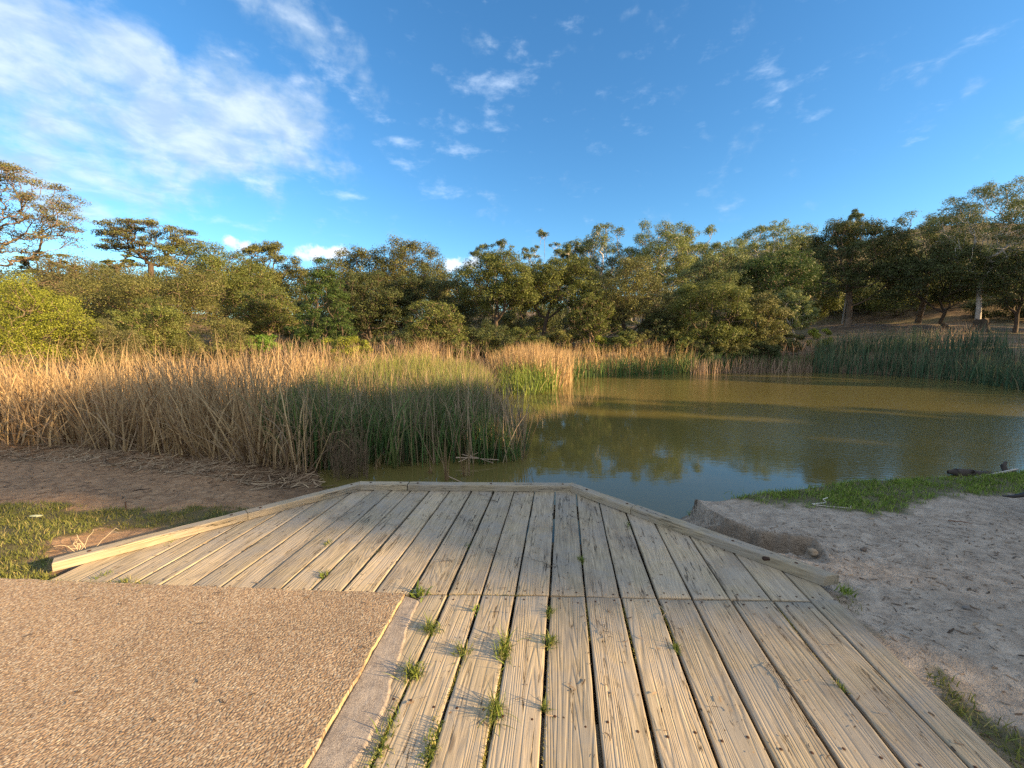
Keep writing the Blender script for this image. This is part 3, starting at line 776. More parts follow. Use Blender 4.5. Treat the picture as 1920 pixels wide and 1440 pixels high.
    def connect(target, segs, wob_):
        A = np.array(pts); d = np.linalg.norm(A-target, axis=1)
        pen = np.maximum(0, A[:, 2]-target[2]+.1)*1.2
        dist_f = np.linalg.norm(A-fork, axis=1)*.55
        cost = d+pen+dist_f; cost[:2] += 99
        i = int(np.argmin(cost)); p = A[i]; 
        up = np.array([0, 0, 1.0])*np.linalg.norm(target-p)*.10
        last = i
        for s in range(1, segs+1):
            f = s/segs; w = math.sin(f*math.pi)
            q = p+(target-p)*f+(-up*w)+r.normal(size=3)*wob_*w
            pts.append(q); par.append(last); last = len(pts)-1
        return last
    order = np.argsort(np.linalg.norm(P3-fork, axis=1))
    LC, LN, LP, LV = [], [], [], []
    npuff = {'dome': 9, 'dark': 8, 'gum': 6, 'open': 7, 'round': 6, 'cone': 6}.get(kind, 8)
    tips = []
    for ii in order:
        c = P3[ii]; connect(c-np.array([0, 0, crs[2]*.3]), 4, .018*hw)
        outw = (c-C)/sc3; outw /= np.linalg.norm(outw)+1e-9
        for k in range(npuff):
            d = unit(1, r)[0]
            d = d+outw*.6+np.array([0, 0, .45]); d /= np.linalg.norm(d)
            flat = .62 if kind == 'open' else .88
            pc_ = c+d*crs*(.55+.55*r.random())*np.array([1.15, 1.15, flat])
            connect(pc_, 2, .012*hw); tips.append((pc_, r.random(), ii))
    tp = np.array([q[0] for q in tips]); 
    pr_ = np.mean(crs[:2])*(.43 if kind != 'open' else .60)*(.75+.5*r.random(len(tp)))*(1 if kind not in ('gum',) else .95)
    wgt = pr_**2; wgt /= wgt.sum(); n = int(n*sparse*(1.0 if world_pos is not None else min(3.4, max(2.3, (ls/(.0052*Y))**2*1.6))))
    which = r.choice(len(tp), n, p=wgt)
    d = unit(n, r); d[:, 2] = np.where(r.random(n) < .62, np.abs(d[:, 2]), d[:, 2])
    rad_ = pr_[which]*(.45+.62*r.random(n)**.6)
    flat = {'dome': .9, 'dark': .85, 'gum': .95, 'open': .58, 'round': .95, 'cone': .8}.get(kind, .8)
    cpos = tp[which]+d*rad_[:, None]*np.array([1.1, 1.1, flat])
    if kind != 'open':                                  # outlying sprays that break the outline
        m2 = r.random(n) < .10; cpos[m2] += d[m2]*pr_[which][m2][:, None]*.45
    cpos[:, 2] = np.maximum(cpos[:, 2], g+.15)
    nrm = d*.9+np.array([0, 0, .35])
    ls = ls if world_pos is not None else min(ls, .0038*Y)
    v, f = leaves(cpos, nrm, ls, r, 2.4 if kind != 'gum' else 3.0, .75)
    var = np.clip(.5+.22*r.normal(size=n)+.25*(d[:, 2]), 0, 1)*0+np.clip(.5+.26*r.normal(size=n), 0, 1)
    pv = np.array([q[1] for q in tips])*.55+.45*r.random(len(cl))[np.array([q[2] for q in tips])]
    o = mesh('crown', v-np.array([bx, yb, g]), f, LEAF[leaf], root, attrs={'var': ('FACE', var), 'pvar': ('FACE', pv[which])})
    # fine twigs beyond the puffs
    if kind in ('open', 'gum', 'dome', 'dark'):
        for q in tp[:: (1 if kind == 'open' else 2)]:
            for k in range(3 if kind == 'open' else 1):
                A = q+unit(1, r)[0]*np.array([1, 1, .5])*np.mean(crs)*.5
                i = len(pts); 
                dd = np.linalg.norm(np.array(pts)-q, axis=1); pts.append(A); par.append(int(np.argmin(dd)))
    pts_a = np.array(pts); cnt = np.zeros(len(pts))
    isleaf = np.ones(len(pts), bool); isleaf[[p for p in par if p >= 0]] = False
    cnt[isleaf] = 1
    for i in range(len(pts)-1, 0, -1): cnt[par[i]] += cnt[i]
    R0 = (tr*.8 if tr else min(.24, max(.05, .021*(zt-g))))
    radv = R0*(cnt/cnt[0])**.52; radv = np.maximum(radv, .005+.0003*abs(Y))
    radv[:4] *= np.array([1.5, 1.2, 1.0, .92])
    v, f = tubes(pts_a, par, radv, 6 if Y < 45 else 4)
    mesh('trunk', v-np.array([bx, yb, g]), f, BARK[bark], root, smooth=True)
    return root

T = tree
# left side
T('wattle_tree', 'tall open wattle with thin layered crown cut by the left edge of the picture', -5, 282, 600, 22, 215, 'open', 'brown', 'brown', bot=505, n=8500, ls=.15, K=84, trunk_px=-90, tr=.2)
T('wattle_bush', 'bright yellow-green feathery bush at the left edge behind the reeds', 8, 525, 690, 13, 225, 'round', 'yellow', 'brown', bot=700, n=19000, ls=.11, K=46)
T('wattle_tree', 'small thin-crowned tree poking above the scrub beside the left edge tree', 92, 462, 560, 30, 80, 'open', 'brown', 'dark', bot=540, n=2200, ls=.16, K=20)
T('wattle_tree', 'tawny sprawling tree behind the yellow-green bush', 150, 486, 650, 27, 220, 'dome', 'tawny', 'brown', bot=640, n=13000, ls=.14)
T('wattle_tree', 'umbrella-shaped open tree standing alone above the left scrub', 277, 409, 600, 38, 172, 'open', 'brown', 'dark', bot=505, n=7500, ls=.20, K=60, depth=.7)
T('wattle_bush', 'flat little crown at the left foot of the umbrella-shaped tree', 215, 472, 520, 36, 70, 'open', 'olive', 'dark', bot=505, n=1300, ls=.18, K=8)
T('wattle_tree', 'broad brown-olive dome tree with bare lower branches left of centre', 295, 498, 660, 22, 240, 'dome', 'brown', 'brown', bot=650, n=24000, ls=.12, K=40)
T('wattle_tree', 'taller dome tree with a rounded green top beside the broad brown-olive one', 405, 458, 640, 29, 190, 'dome', 'olive', 'brown', bot=630, n=19000, ls=.14, K=34)
T('wattle_tree', 'flat-topped layered tree left of the white horizon cloud', 500, 455, 600, 37, 118, 'dome', 'brown', 'dark', bot=575, n=9000, ls=.17, K=22)
T('wattle_tree', 'smaller olive tree with pale stems between the dome and the dark green tree', 505, 545, 640, 24, 110, 'dome', 'olive', 'brown', bot=640, n=8500, ls=.13)
T('wattle_bush', 'low tawny bush between the yellow-green bush and the broad dome tree', 185, 600, 690, 14.5, 150, 'round', 'tawny', 'brown', bot=705, n=9000, ls=.10)
T('wattle_bush', 'low olive bush in front of the broad dome tree', 275, 556, 680, 16.5, 130, 'round', 'olive', 'brown', bot=690, n=10000, ls=.10)
T('wattle_bush', 'wide dull bush behind the tallest golden reeds', 380, 592, 685, 17.5, 170, 'round', 'brown', 'brown', bot=690, n=11000, ls=.10)
T('shrub', 'small bright green shrub at the foot of the left trees', 488, 622, 670, 19, 80, 'round', 'bright', 'brown', bot=680, n=4200, ls=.10, K=12)
T('cedar_tree', 'dark blue-green conical tree right of the dome trees', 608, 498, 665, 20.5, 105, 'cone', 'green', 'dark', bot=680, n=16000, ls=.12, K=44, depth=1.0)
T('shrub', 'green shrub tucked under the conical tree', 560, 600, 672, 19.5, 66, 'round', 'green', 'brown', bot=680, n=4200, ls=.11, K=12)
T('shrub', 'dull yellow low shrub right of the conical tree', 650, 630, 680, 16, 84, 'round', 'yellow', 'brown', bot=690, n=4500, ls=.09, K=14)
# centre
T('wattle_tree', 'grey-brown layered tree right of the white horizon cloud', 672, 464, 620, 35, 120, 'dome', 'brown', 'dark', bot=600, n=10000, ls=.17)
T('wattle_tree', 'highest rounded tree left of centre with tiered crown', 768, 451, 620, 35, 140, 'dome', 'brown', 'dark', bot=600, n=12000, ls=.17)
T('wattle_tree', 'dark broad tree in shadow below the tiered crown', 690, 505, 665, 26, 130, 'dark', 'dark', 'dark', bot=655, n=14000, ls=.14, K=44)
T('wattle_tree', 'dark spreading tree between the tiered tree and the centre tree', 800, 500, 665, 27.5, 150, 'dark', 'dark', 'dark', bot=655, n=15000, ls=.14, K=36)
T('wattle_tree', 'sunlit olive young tree in front of the dark trees left of centre', 812, 566, 675, 20, 105, 'dome', 'olive', 'brown', bot=675, n=9500, ls=.11)
T('wattle_tree', 'large centre tree with dense olive crown and a slim dark trunk', 935, 474, 655, 25.5, 150, 'dome', 'olive', 'dark', bot=615, n=20000, ls=.13, K=38)
T('wattle_tree', 'spreading tree with bare fan of branches right of the centre tree', 1045, 482, 650, 27, 135, 'dome', 'olive', 'dark', bot=610, n=15000, ls=.13, K=30, trunk_px=1005)
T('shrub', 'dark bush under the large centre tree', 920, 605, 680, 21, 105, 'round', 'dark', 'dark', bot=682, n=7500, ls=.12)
T('shrub', 'brownish bush below the fan of bare branches', 978, 612, 668, 22.5, 70, 'round', 'olive', 'brown', bot=672, n=4200, ls=.12)
T('gum_tree', 'thin gum with a few round leaf tufts left of centre skyline', 925, 436, 600, 44, 80, 'gum', 'gum', 'pale', bot=520, n=2600, ls=.20, K=15, tr=.09)
T('gum_tree', 'slender gum with a single high tuft right of the thin gum', 1020, 434, 600, 44, 66, 'gum', 'gum', 'pale', bot=520, n=1900, ls=.20, K=12, tr=.07)
T('gum_tree', 'low dense gum left of the pale-trunked gum', 1068, 455, 600, 46, 75, 'gum', 'gum', 'pale', bot=560, n=5000, ls=.20, K=18)
T('gum_tree', 'airy gum with a visible pale trunk on the skyline right of centre', 1128, 423, 600, 48, 115, 'gum', 'gum', 'white', bot=555, n=6200, ls=.22, K=24)
T('gum_tree', 'tall sunlit gum with the highest crown right of centre', 1240, 413, 600, 45, 140, 'gum', 'gumlit', 'pale', bot=570, n=12500, ls=.21, K=36)
T('wattle_tree', 'large brownish tree with dark bare limbs near the far shore', 1180, 490, 665, 27.5, 165, 'dome', 'brown', 'dark', bot=640, n=15000, ls=.13, K=34)
T('wattle_bush', 'olive leafy bush left of the tree with dark bare limbs', 1110, 545, 660, 25.5, 85, 'dome', 'olive', 'brown', bot=655, n=7000, ls=.12)
T('shrub', 'small olive shrub on the far bank below the dark bare limbs', 1170, 622, 668, 23.8, 70, 'round', 'olive', 'brown', bot=672, n=3800, ls=.12, K=12)
T('wattle_bush', 'low dark bush beside the left of the twin domes', 1240, 585, 665, 25.5, 80, 'dark', 'dark', 'dark', bot=665, n=6000, ls=.13)
# right
T('gum_tree', 'pale gum on the skyline behind the twin domes', 1342, 423, 600, 54, 110, 'gum', 'gumlit', 'pale', bot=560, n=8000, ls=.25, K=26)
T('gum_tree', 'wide pale gum with a flat airy top left of the big dark tree', 1455, 420, 600, 54, 125, 'gum', 'gumlit', 'white', bot=560, n=8500, ls=.25, K=28)
T('gum_tree', 'narrow gum squeezed against the left of the big dark tree', 1530, 428, 600, 52, 75, 'gum', 'gum', 'pale', bot=580, n=5000, ls=.24, K=18)
T('gum_tree', 'mid green gum in the hollow behind the twin domes', 1345, 480, 620, 38, 125, 'dome', 'gum', 'brown', bot=600, n=11000, ls=.17)
T('gum_tree', 'deep green leafy gum right behind the pale round tree', 1455, 472, 620, 37, 135, 'dome', 'green', 'brown', bot=600, n=13000, ls=.17)
T('wattle_tree', 'larger and taller of the twin olive domes on the far shore', 1335, 518, 670, 25.2, 138, 'round', 'olive', 'brown', bot=668, n=21000, ls=.115, K=48)
T('wattle_tree', 'smaller right-hand twin olive dome on the far shore', 1425, 552, 670, 25.6, 100, 'round', 'brown', 'brown', bot=668, n=14000, ls=.115, K=40)
T('lemon_gum', 'pale yellow-green round small tree right of the twin domes', 1492, 541, 640, 30, 78, 'round', 'gumlit', 'pale', bot=625, n=6500, ls=.15, K=20)
T('shrub', 'round lone shrub on the bare bank above the right reeds', 1538, 612, 662, 25.5, 37, 'round', 'yellow', 'brown', bot=660, n=3200, ls=.10, K=10)
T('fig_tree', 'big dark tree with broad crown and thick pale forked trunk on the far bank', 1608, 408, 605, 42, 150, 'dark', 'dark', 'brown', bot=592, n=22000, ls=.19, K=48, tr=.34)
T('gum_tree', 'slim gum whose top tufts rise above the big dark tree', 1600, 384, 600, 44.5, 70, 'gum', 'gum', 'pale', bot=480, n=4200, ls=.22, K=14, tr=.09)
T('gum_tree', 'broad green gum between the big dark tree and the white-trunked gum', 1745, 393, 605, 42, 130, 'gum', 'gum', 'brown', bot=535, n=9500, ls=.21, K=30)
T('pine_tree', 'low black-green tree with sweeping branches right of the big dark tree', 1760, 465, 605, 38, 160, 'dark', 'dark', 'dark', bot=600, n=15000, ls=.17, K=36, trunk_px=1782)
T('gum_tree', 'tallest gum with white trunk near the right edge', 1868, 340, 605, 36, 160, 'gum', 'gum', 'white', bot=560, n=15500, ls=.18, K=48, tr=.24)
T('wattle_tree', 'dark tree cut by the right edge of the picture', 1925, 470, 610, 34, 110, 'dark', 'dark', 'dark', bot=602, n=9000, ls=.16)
# rows of trees that close the view behind
bgt = [(40, 505, 44, 150, 'brown', 'far tree low behind the left edge tree'), (170, 492, 50, 150, 'olive', 'far low tree under the umbrella-shaped crown'), (345, 500, 48, 130, 'dark', 'far tree hidden behind the broad dome tree'),
       (450, 490, 50, 120, 'olive', 'far tree in the dip behind the flat-topped tree'), (590, 505, 47, 150, 'dark', 'far dark tree under the white horizon cloud'), (725, 492, 48, 130, 'dark', 'far dark tree behind the tiered crown'),
       (860, 505, 46, 130, 'dark', 'far dark tree in the notch left of the centre tree'), (985, 490, 48, 130, 'olive', 'far tree behind the slender gum'), (1100, 480, 56, 130, 'gum', 'far gum behind the airy gum'),
       (1195, 470, 58, 130, 'gum', 'far gum left of the tall sunlit gum'), (1300, 462, 64, 130, 'gum', 'far gum in the gap right of the tall sunlit gum'), (1400, 452, 66, 140, 'gumlit', 'far pale gum between the two skyline gums'),
       (1500, 448, 66, 130, 'gum', 'far gum on the hill behind the narrow gum'), (1660, 480, 60, 90, 'gum', 'far gum on the hill right of the big dark tree'), (1840, 470, 60, 110, 'gumlit', 'far gum on the hill behind the white trunk'), (1950, 470, 60, 130, 'gum', 'far gum on the hill at the right edge')]
for i, (px, top, Y, w, lf, lb) in enumerate(bgt):
    T('gum_tree' if 'gum' in lf else 'wattle_tree', lb, px, top, 620, Y, w, 'dome' if 'gum' not in lf else 'gum', lf, 'brown' if 'gum' not in lf else 'pale', bot=612, n=7500, ls=.24, K=24, group='trees closing the view behind the pond')
for k, px in enumerate(range(-40, 1120, 105)):
    T('wattle_tree', 'distant olive tree barely showing behind the front wall of trees', px, 520+(k*37 % 23), 620, 62+(k*7 % 5), 190, 'dome', 'dark' if k % 2 else 'olive', 'dark', bot=628, n=3800, ls=.30, K=22, group='distant trees behind the tree wall')
# dark understorey thickets that stand under the trees
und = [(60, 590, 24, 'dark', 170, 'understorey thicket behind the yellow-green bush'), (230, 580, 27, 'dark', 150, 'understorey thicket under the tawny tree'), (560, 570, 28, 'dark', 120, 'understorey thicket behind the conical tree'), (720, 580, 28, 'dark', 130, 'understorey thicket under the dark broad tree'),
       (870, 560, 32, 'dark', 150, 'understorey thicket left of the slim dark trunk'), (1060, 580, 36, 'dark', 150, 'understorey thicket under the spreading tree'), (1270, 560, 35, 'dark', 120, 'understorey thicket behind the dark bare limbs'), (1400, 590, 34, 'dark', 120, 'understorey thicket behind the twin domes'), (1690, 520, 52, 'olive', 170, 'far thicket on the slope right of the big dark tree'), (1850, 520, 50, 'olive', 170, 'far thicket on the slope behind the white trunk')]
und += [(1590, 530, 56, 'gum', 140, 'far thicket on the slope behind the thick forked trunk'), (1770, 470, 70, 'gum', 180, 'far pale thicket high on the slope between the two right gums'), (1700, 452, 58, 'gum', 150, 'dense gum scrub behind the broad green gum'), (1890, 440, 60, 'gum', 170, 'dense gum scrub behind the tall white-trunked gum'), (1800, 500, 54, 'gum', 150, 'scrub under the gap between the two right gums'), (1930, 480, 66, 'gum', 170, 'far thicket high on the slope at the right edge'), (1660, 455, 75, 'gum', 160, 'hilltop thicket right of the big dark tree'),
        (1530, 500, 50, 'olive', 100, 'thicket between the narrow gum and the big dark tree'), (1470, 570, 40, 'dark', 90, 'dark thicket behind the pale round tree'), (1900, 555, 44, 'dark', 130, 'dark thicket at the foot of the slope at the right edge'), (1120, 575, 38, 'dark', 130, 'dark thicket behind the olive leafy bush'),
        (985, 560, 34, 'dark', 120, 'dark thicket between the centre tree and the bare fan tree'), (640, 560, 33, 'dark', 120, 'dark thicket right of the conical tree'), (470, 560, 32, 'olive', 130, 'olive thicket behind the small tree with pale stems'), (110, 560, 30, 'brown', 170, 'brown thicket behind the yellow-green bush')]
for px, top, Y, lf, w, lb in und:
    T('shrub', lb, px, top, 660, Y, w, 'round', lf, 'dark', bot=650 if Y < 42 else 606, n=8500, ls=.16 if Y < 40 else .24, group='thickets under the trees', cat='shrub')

low = [(900, 628, 22, 60, 'olive', 'low shrub at the back of the little inlet'), (1040, 618, 24, 70, 'brown', 'brownish low shrub right of the golden spit reeds'), (1215, 618, 24.5, 60, 'brown', 'brown scrub at the foot of the dark bare limbs tree'), (1265, 622, 24, 56, 'olive', 'olive scrub at the left foot of the taller twin dome'),
       (1310, 640, 24.2, 70, 'dark', 'leafy scrub filling the base of the taller twin dome'), (1372, 640, 24.2, 70, 'brown', 'leafy scrub between the bases of the twin domes'), (1430, 638, 24.4, 70, 'dark', 'leafy scrub at the base of the smaller twin dome'), (1480, 625, 26.5, 56, 'brown', 'brown scrub under the pale round tree'), (1120, 632, 24, 50, 'yellow', 'yellowish small shrub behind the sunlit far reeds'), (740, 622, 19, 90, 'dark', 'dark low shrub behind the golden reeds left of centre'), (860, 630, 19.5, 60, 'olive', 'olive low shrub behind the golden reeds near the inlet')]
for px, top, Y, w, lf, lb in low:
    T('shrub', lb, px, top, 672, Y, w, 'round', lf, 'brown', bot=674, n=3600, ls=.12, K=14, group='low scrub along the far shore', cat='shrub')

# trees right of the picture whose shade lies over the deck and the pond
NH = np.array([-SH[1], SH[0]])
shade = [(3.75, 12.2, 2.35, 28, 'block'), (5.6, 12.0, 2.0, 30.5, 'block'), (8.4, 10.4, 2.2, 29, 'block'), (12.0, 9.4, 1.6, 30, 'block'), (21.8, 9.4, 1.8, 29, 'block'), (26.5, 8.0, 3.0, 31, 'block'), (32, 8.4, 3.2, 31, 'block'), (38, 12.5, 3.4, 33, 'block'), (44, 13.5, 3.2, 37, 'block'), (50, 15, 3.4, 41, 'block'), (56, 16, 3.4, 46, 'block')]
for i, (nn_, hh_, rr_, tt_, kk_) in enumerate(shade):
    p = SH*tt_+NH*nn_
    T('wattle_tree', 'dense dome tree on the near right bank beyond the picture, number %d from the deck' % (i+1), 0, 0, 0, 0, 0, kk_, 'dark', 'dark', n=22000 if i < 3 else 13000, ls=.34, K=60, seed=900+i, world_pos=(p[0], p[1], rr_, hh_+gz(*p)*.0, .5), group='trees shading the pond from the right')

# ---------------------------------------------------------------- reeds and grass
def blades(base, hgt, wid, r, lean=.12, bend=.5, segs=5, brk=0.0, colf=None, az=None, tipcol=None):
    n = len(base); S_ = segs
    cl_az = (vnoise(base[:, 0]*1.6, base[:, 1]*1.6, 88)*3-.5)*math.pi*2
    az = np.where(r.random(n) < .5, r.random(n)*2*math.pi, cl_az+r.normal(size=n)*.5) if az is None else az
    th = np.abs(r.normal(size=n))*lean*(.6+1.1*vnoise(base[:, 0]*1.3+7, base[:, 1]*1.3, 87)); kb = r.random(n)**1.5*bend
    tb = .35+.5*r.random(n); ba = np.where(r.random(n) < brk, .7+1.5*r.random(n), 0.0)
    d = np.stack([np.sin(az), np.cos(az)], -1)
    wa = r.random(n)*math.pi; wd = np.stack([np.cos(wa), np.sin(wa), np.zeros(n)], -1)
    pts = np.zeros((n, S_+1, 3)); pts[:, 0] = base
    for s in range(1, S_+1):
        t0 = (s-.5)/S_
        a = th+kb*t0**2*1.6+np.where(t0 > tb, ba, 0)
        st = (hgt/S_)[:, None]*np.stack([np.sin(a)*d[:, 0], np.sin(a)*d[:, 1], np.cos(a)], -1)
        pts[:, s] = pts[:, s-1]+st
    tt = np.linspace(0, 1, S_+1)
    pw = np.clip(1.0-tt**2.2, .08, 1)
    half = wd[:, None, :]*(wid[:, None]*.5*pw[None, :])[:, :, None]
    v = np.stack([pts-half, pts+half], 2)              # n,S+1,2,3
    v = v.reshape(-1, 3)
    bi = (np.arange(n)*(S_+1)*2)[:, None]; s = np.arange(S_)[None, :]*2
    f = np.stack([bi+s, bi+s+1, bi+s+3, bi+s+2], -1).reshape(-1, 4)
    c = colf(n, r)                                     # n,3
    c = np.repeat(c[:, None, :], S_+1, 1)
    if tipcol is not None:
        k = sm(tt, .55, 1.0)[None, :, None]*tipcol[1]
        c = c*(1-k)+np.array(tipcol[0])*k
    c = np.repeat(c[:, :, None, :], 2, 2).reshape(-1, 3)
    return v, f, np.concatenate([c, np.ones((len(c), 1))], 1)
def join(lst):
    v, f, c = [], [], []; o = 0
    for a, b_, cc_ in lst:
        v.append(a); f.append(b_+o); c.append(cc_); o += len(a)
    return np.concatenate(v), np.concatenate(f), np.concatenate(c)
def palf(cols, wts, jit=.18):
    cols = np.array(cols); wts = np.array(wts)/sum(wts)
    def fn(n, r):
        k = r.choice(len(cols), n, p=wts)
        return np.clip(cols[k]*(1+jit*r.normal(size=(n, 1))), .01, .9)
    return fn
def scatter(poly, dens, r, dfun=None):
    poly = np.array([q[:2] for q in poly]); lo = poly.min(0); hi = poly.max(0)
    n = int((hi-lo).prod()*dens); p = lo+r.random((n, 2))*(hi-lo)
    m_ = inpoly(p[:, 0], p[:, 1], poly); p = p[m_]
    if dfun is not None: p = p[r.random(len(p)) < dfun(p)]
    return p
def onland(p, water=True):
    z = height(p[:, 0], p[:, 1], True); return np.concatenate([p, np.maximum(z, WZ-.15 if water else -9)[:, None]], 1)
DRY = palf([(.44, .31, .16), (.50, .37, .20), (.33, .22, .11), (.52, .38, .20), (.22, .14, .07)], [4, 4, 2.5, 1.2, 2])
DRYD = palf([(.27, .19, .12), (.35, .26, .17), (.19, .135, .085), (.42, .32, .20)], [3, 3, 2, 2])
GRN = palf([(.075, .148, .042), (.110, .190, .052), (.046, .090, .034), (.14, .19, .055), (.26, .20, .10)], [4, 3, 3, 1.2, 1.1])
BGR = palf([(.14, .20, .035), (.18, .24, .045), (.11, .16, .03), (.26, .26, .09)], [3, 3, 2, 1])
BLU = palf([(.055, .115, .062), (.085, .145, .075), (.045, .085, .048), (.20, .18, .10)], [4, 3, 2, 1.6])
PINK = palf([(.36, .25, .17), (.28, .20, .14), (.44, .33, .22), (.20, .15, .11)], [3, 3, 2, 2])
r = np.random.default_rng(42)
GB = [P(500, 868, -.4), P(600, 884, WZ), P(690, 872, WZ), P(800, 876, WZ), P(860, 866, WZ), P(900, 872, WZ), P(985, 866, WZ), P(992, 835, WZ), P(960, 800, WZ), P(918, 775, WZ), P(925, 742, WZ), P(905, 722, WZ), P(800, 725, WZ), P(600, 765, WZ)]
GB = [np.array(q)[:2] for q in GB]
# the big dry bed at left
BED = [P(-420, 820, -.33), P(0, 838, -.33), P(150, 842, -.33), P(330, 858, -.35), P(470, 872, -.38), P(560, 890, -.4), P(620, 880, WZ), (-1.9, 8.6), (-1.6, 11), (-1.9, 14), (-2.6, 18), (-3.5, 19), (-7, 15.5), (-9.5, 12), (-13, 10.5), (-18, 10)]
BED = [np.array(q)[:2] for q in BED]
def fr(p):
    d, _ = dpoly(p[:, 0], p[:, 1], BED[:7], False)
    return np.where(d < 1.3, 1.0, .34)


pb = scatter(BED, 250, r, lambda p: fr(p)*(.35+.65*sm(fbm(p[:, 0]*2.0, p[:, 1]*2.0, 3, 91), .30, .52)))
pb = pb[(~inpoly(pb[:, 0], pb[:, 1], GB)) | (r.random(len(pb)) < .10)]
dE, _ = dpoly(pb[:, 0], pb[:, 1], BED[:7], False)
hb = (1.44+.24*r.normal(size=len(pb)))*(.86+.30*fbm(pb[:, 0]*.8, pb[:, 1]*.8, 3, 71))
hb *= 1-.22*sm(-pb[:, 0], 6, 9)*(1-sm(dE, .2, 1.6))
hb = np.clip(hb, .5, 2.1)
b0 = onland(pb)
parts = [blades(b0, hb, .013+.009*r.random(len(pb)), r, .17, .75, 6, .24, DRY)]
pf = scatter(BED, 150, r, lambda p: np.where(dpoly(p[:, 0], p[:, 1], BED[:7], False)[0] < .55, .8, 0.0))
parts.append(blades(onland(pf), .35+1.0*r.random(len(pf)), .014+.010*r.random(len(pf)), r, .55, .9, 6, .6, DRYD))
pw = scatter(BED, 90, r, lambda p: np.where(dpoly(p[:, 0], p[:, 1], BED[:7], False)[0] < 1.0, .6, 0.0))
parts.append(blades(onland(pw), .9+.5*r.random(len(pw)), .020+.012*r.random(len(pw)), r, .25, 1.7, 7, .35, DRY))
v, f, c = join(parts)
tag(mesh('dry_reed_bed', v, f, M_BLADE, attrs={'Col': ('POINT', c)}), 'dense bed of golden dry cattail reeds filling the left side of the pond', 'reeds', kind='stuff')
# green reeds on the pond side of it
pg = scatter(GB, 520, r, lambda p: .22+.78*sm(fbm(p[:, 0]*2.2, p[:, 1]*2.2, 3, 77), .30, .5))
hg = (1.06+.18*r.normal(size=len(pg)))*(.85+.3*fbm(pg[:, 0]*1.1, pg[:, 1]*1.1, 3, 73))
scr = 960+F*pg[:, 0]/pg[:, 1]                          # toward the open water they get shorter
hg *= 1-.50*sm(pg[:, 0]/pg[:, 1], -.12, .03)
hg = np.clip(hg, .4, 1.9)
near = pg[:, 1] < 10.5
p1 = blades(onland(pg[near]), hg[near], .013+.009*r.random(near.sum()), r, .13, .75, 6, .10, GRN, tipcol=((.28, .23, .10), .28))
p2 = blades(onland(pg[~near]), hg[~near], .018+.012*r.random((~near).sum()), r, .13, .6, 5, .06, BGR, tipcol=((.40, .34, .12), .35))
pm = scatter(GB, 95, r)
p3 = blades(onland(pm), 1.15+.35*r.random(len(pm)), .012+.008*r.random(len(pm)), r, .22, .6, 5, .35, DRYD)
v, f, c = join([p1, p2, p3])
tag(mesh('green_reed_bed', v, f, M_BLADE, attrs={'Col': ('POINT', c)}), 'dark green cattail reeds standing in the water beyond the deck', 'reeds', kind='stuff')
# the spit of reeds in the middle
SP = [P(940, 742, WZ), P(1000, 742, WZ), P(1030, 735, WZ), P(1068, 722, WZ), P(1078, 708, WZ), P(1010, 700, -.4), (-.2, 20.5), (-1.0, 17.5)]
SP = [np.array(q)[:2] for q in SP]
ps = scatter(SP, 110, r)
hs_ = .95+.45*sm(ps[:, 1], 14, 17)+.10*r.normal(size=len(ps))
lo_ = ps[:, 1] < 15.6
a1 = blades(onland(ps[lo_]), hs_[lo_], .022+.012*r.random(lo_.sum()), r, .2, 1.0, 5, .05, BGR)
a2 = blades(onland(ps[~lo_]), hs_[~lo_], .022+.012*r.random((~lo_).sum()), r, .13, .5, 5, .06, DRY)
v, f, c = join([a1, a2])
tag(mesh('reed_spit', v, f, M_BLADE, attrs={'Col': ('POINT', c)}), 'bright green and golden clump of reeds on the spit at the centre of the far shore', 'reeds', kind='stuff')
# far shore, left to right
def shore(name, label, pix, back, dens, h0, pal_, tipc=None, seed=1, wid=.03, lean=.15):
    rr_ = np.random.default_rng(seed)
    fr_ = [P(a, b_, WZ)[:2]*.955 for a, b_ in pix]
    bk_ = [q*(1+back/np.linalg.norm(q)) for q in fr_][::-1]
    poly = fr_+bk_
    p = scatter(poly, dens, rr_)
    h = h0*(1+.12*rr_.normal(size=len(p)))*(.8+.4*fbm(p[:, 0]*.7, p[:, 1]*.7, 3, seed))
    d, _ = dpoly(p[:, 0], p[:, 1], fr_, False)
    out = []
    for lo2, hi2, pl, hm in pal_:
        k = (d >= lo2*back) & (d < hi2*back)
        q = onland(p[k]); q[:, 2] = np.maximum(q[:, 2], WZ-.1)
        out.append(blades(q, np.clip(h[k]*hm, .3, 2.6), wid*(.7+.6*rr_.random(k.sum())), rr_, lean, .55, 4, .05, pl, tipcol=tipc))
    v, f, c = join(out)
    return tag(mesh(name, v, f, M_BLADE, attrs={'Col': ('POINT', c)}), label, 'reeds', kind='stuff')
shore('shore_reeds', 'sunlit golden-topped reeds along the far shore right of the spit', [(1060, 712), (1100, 708), (1200, 702), (1300, 699)], 4.0, 60, 1.30, [(0, .35, GRN, .9), (.35, 1.01, DRY, 1.08)], seed=3)
shore('shore_reeds', 'faded pinkish reeds on the far shore below the twin domes', [(1295, 700), (1400, 698), (1528, 697)], 3.0, 60, 1.15, [(0, .3, PINK, .85), (.3, .6, GRN, .95), (.6, 1.01, PINK, 1.05)], seed=4)
shore('shore_reeds', 'shaded blue-green reeds lining the right far shore', [(1520, 697), (1620, 700), (1700, 705), (1800, 712), (1870, 722), (1960, 735), (2150, 770)], 5.5, 62, 1.30, [(0, .72, BLU, 1.05), (.72, 1.01, PINK, .98)], tipc=((.26, .22, .13), .22), seed=5, wid=.028)
rr5 = np.random.default_rng(8)
pb = scatter([(-2.6, 17.5), (-1.2, 19.2), (-.9, 22), (-3, 24), (-14, 22), (-14, 17.5)], 26, rr5)
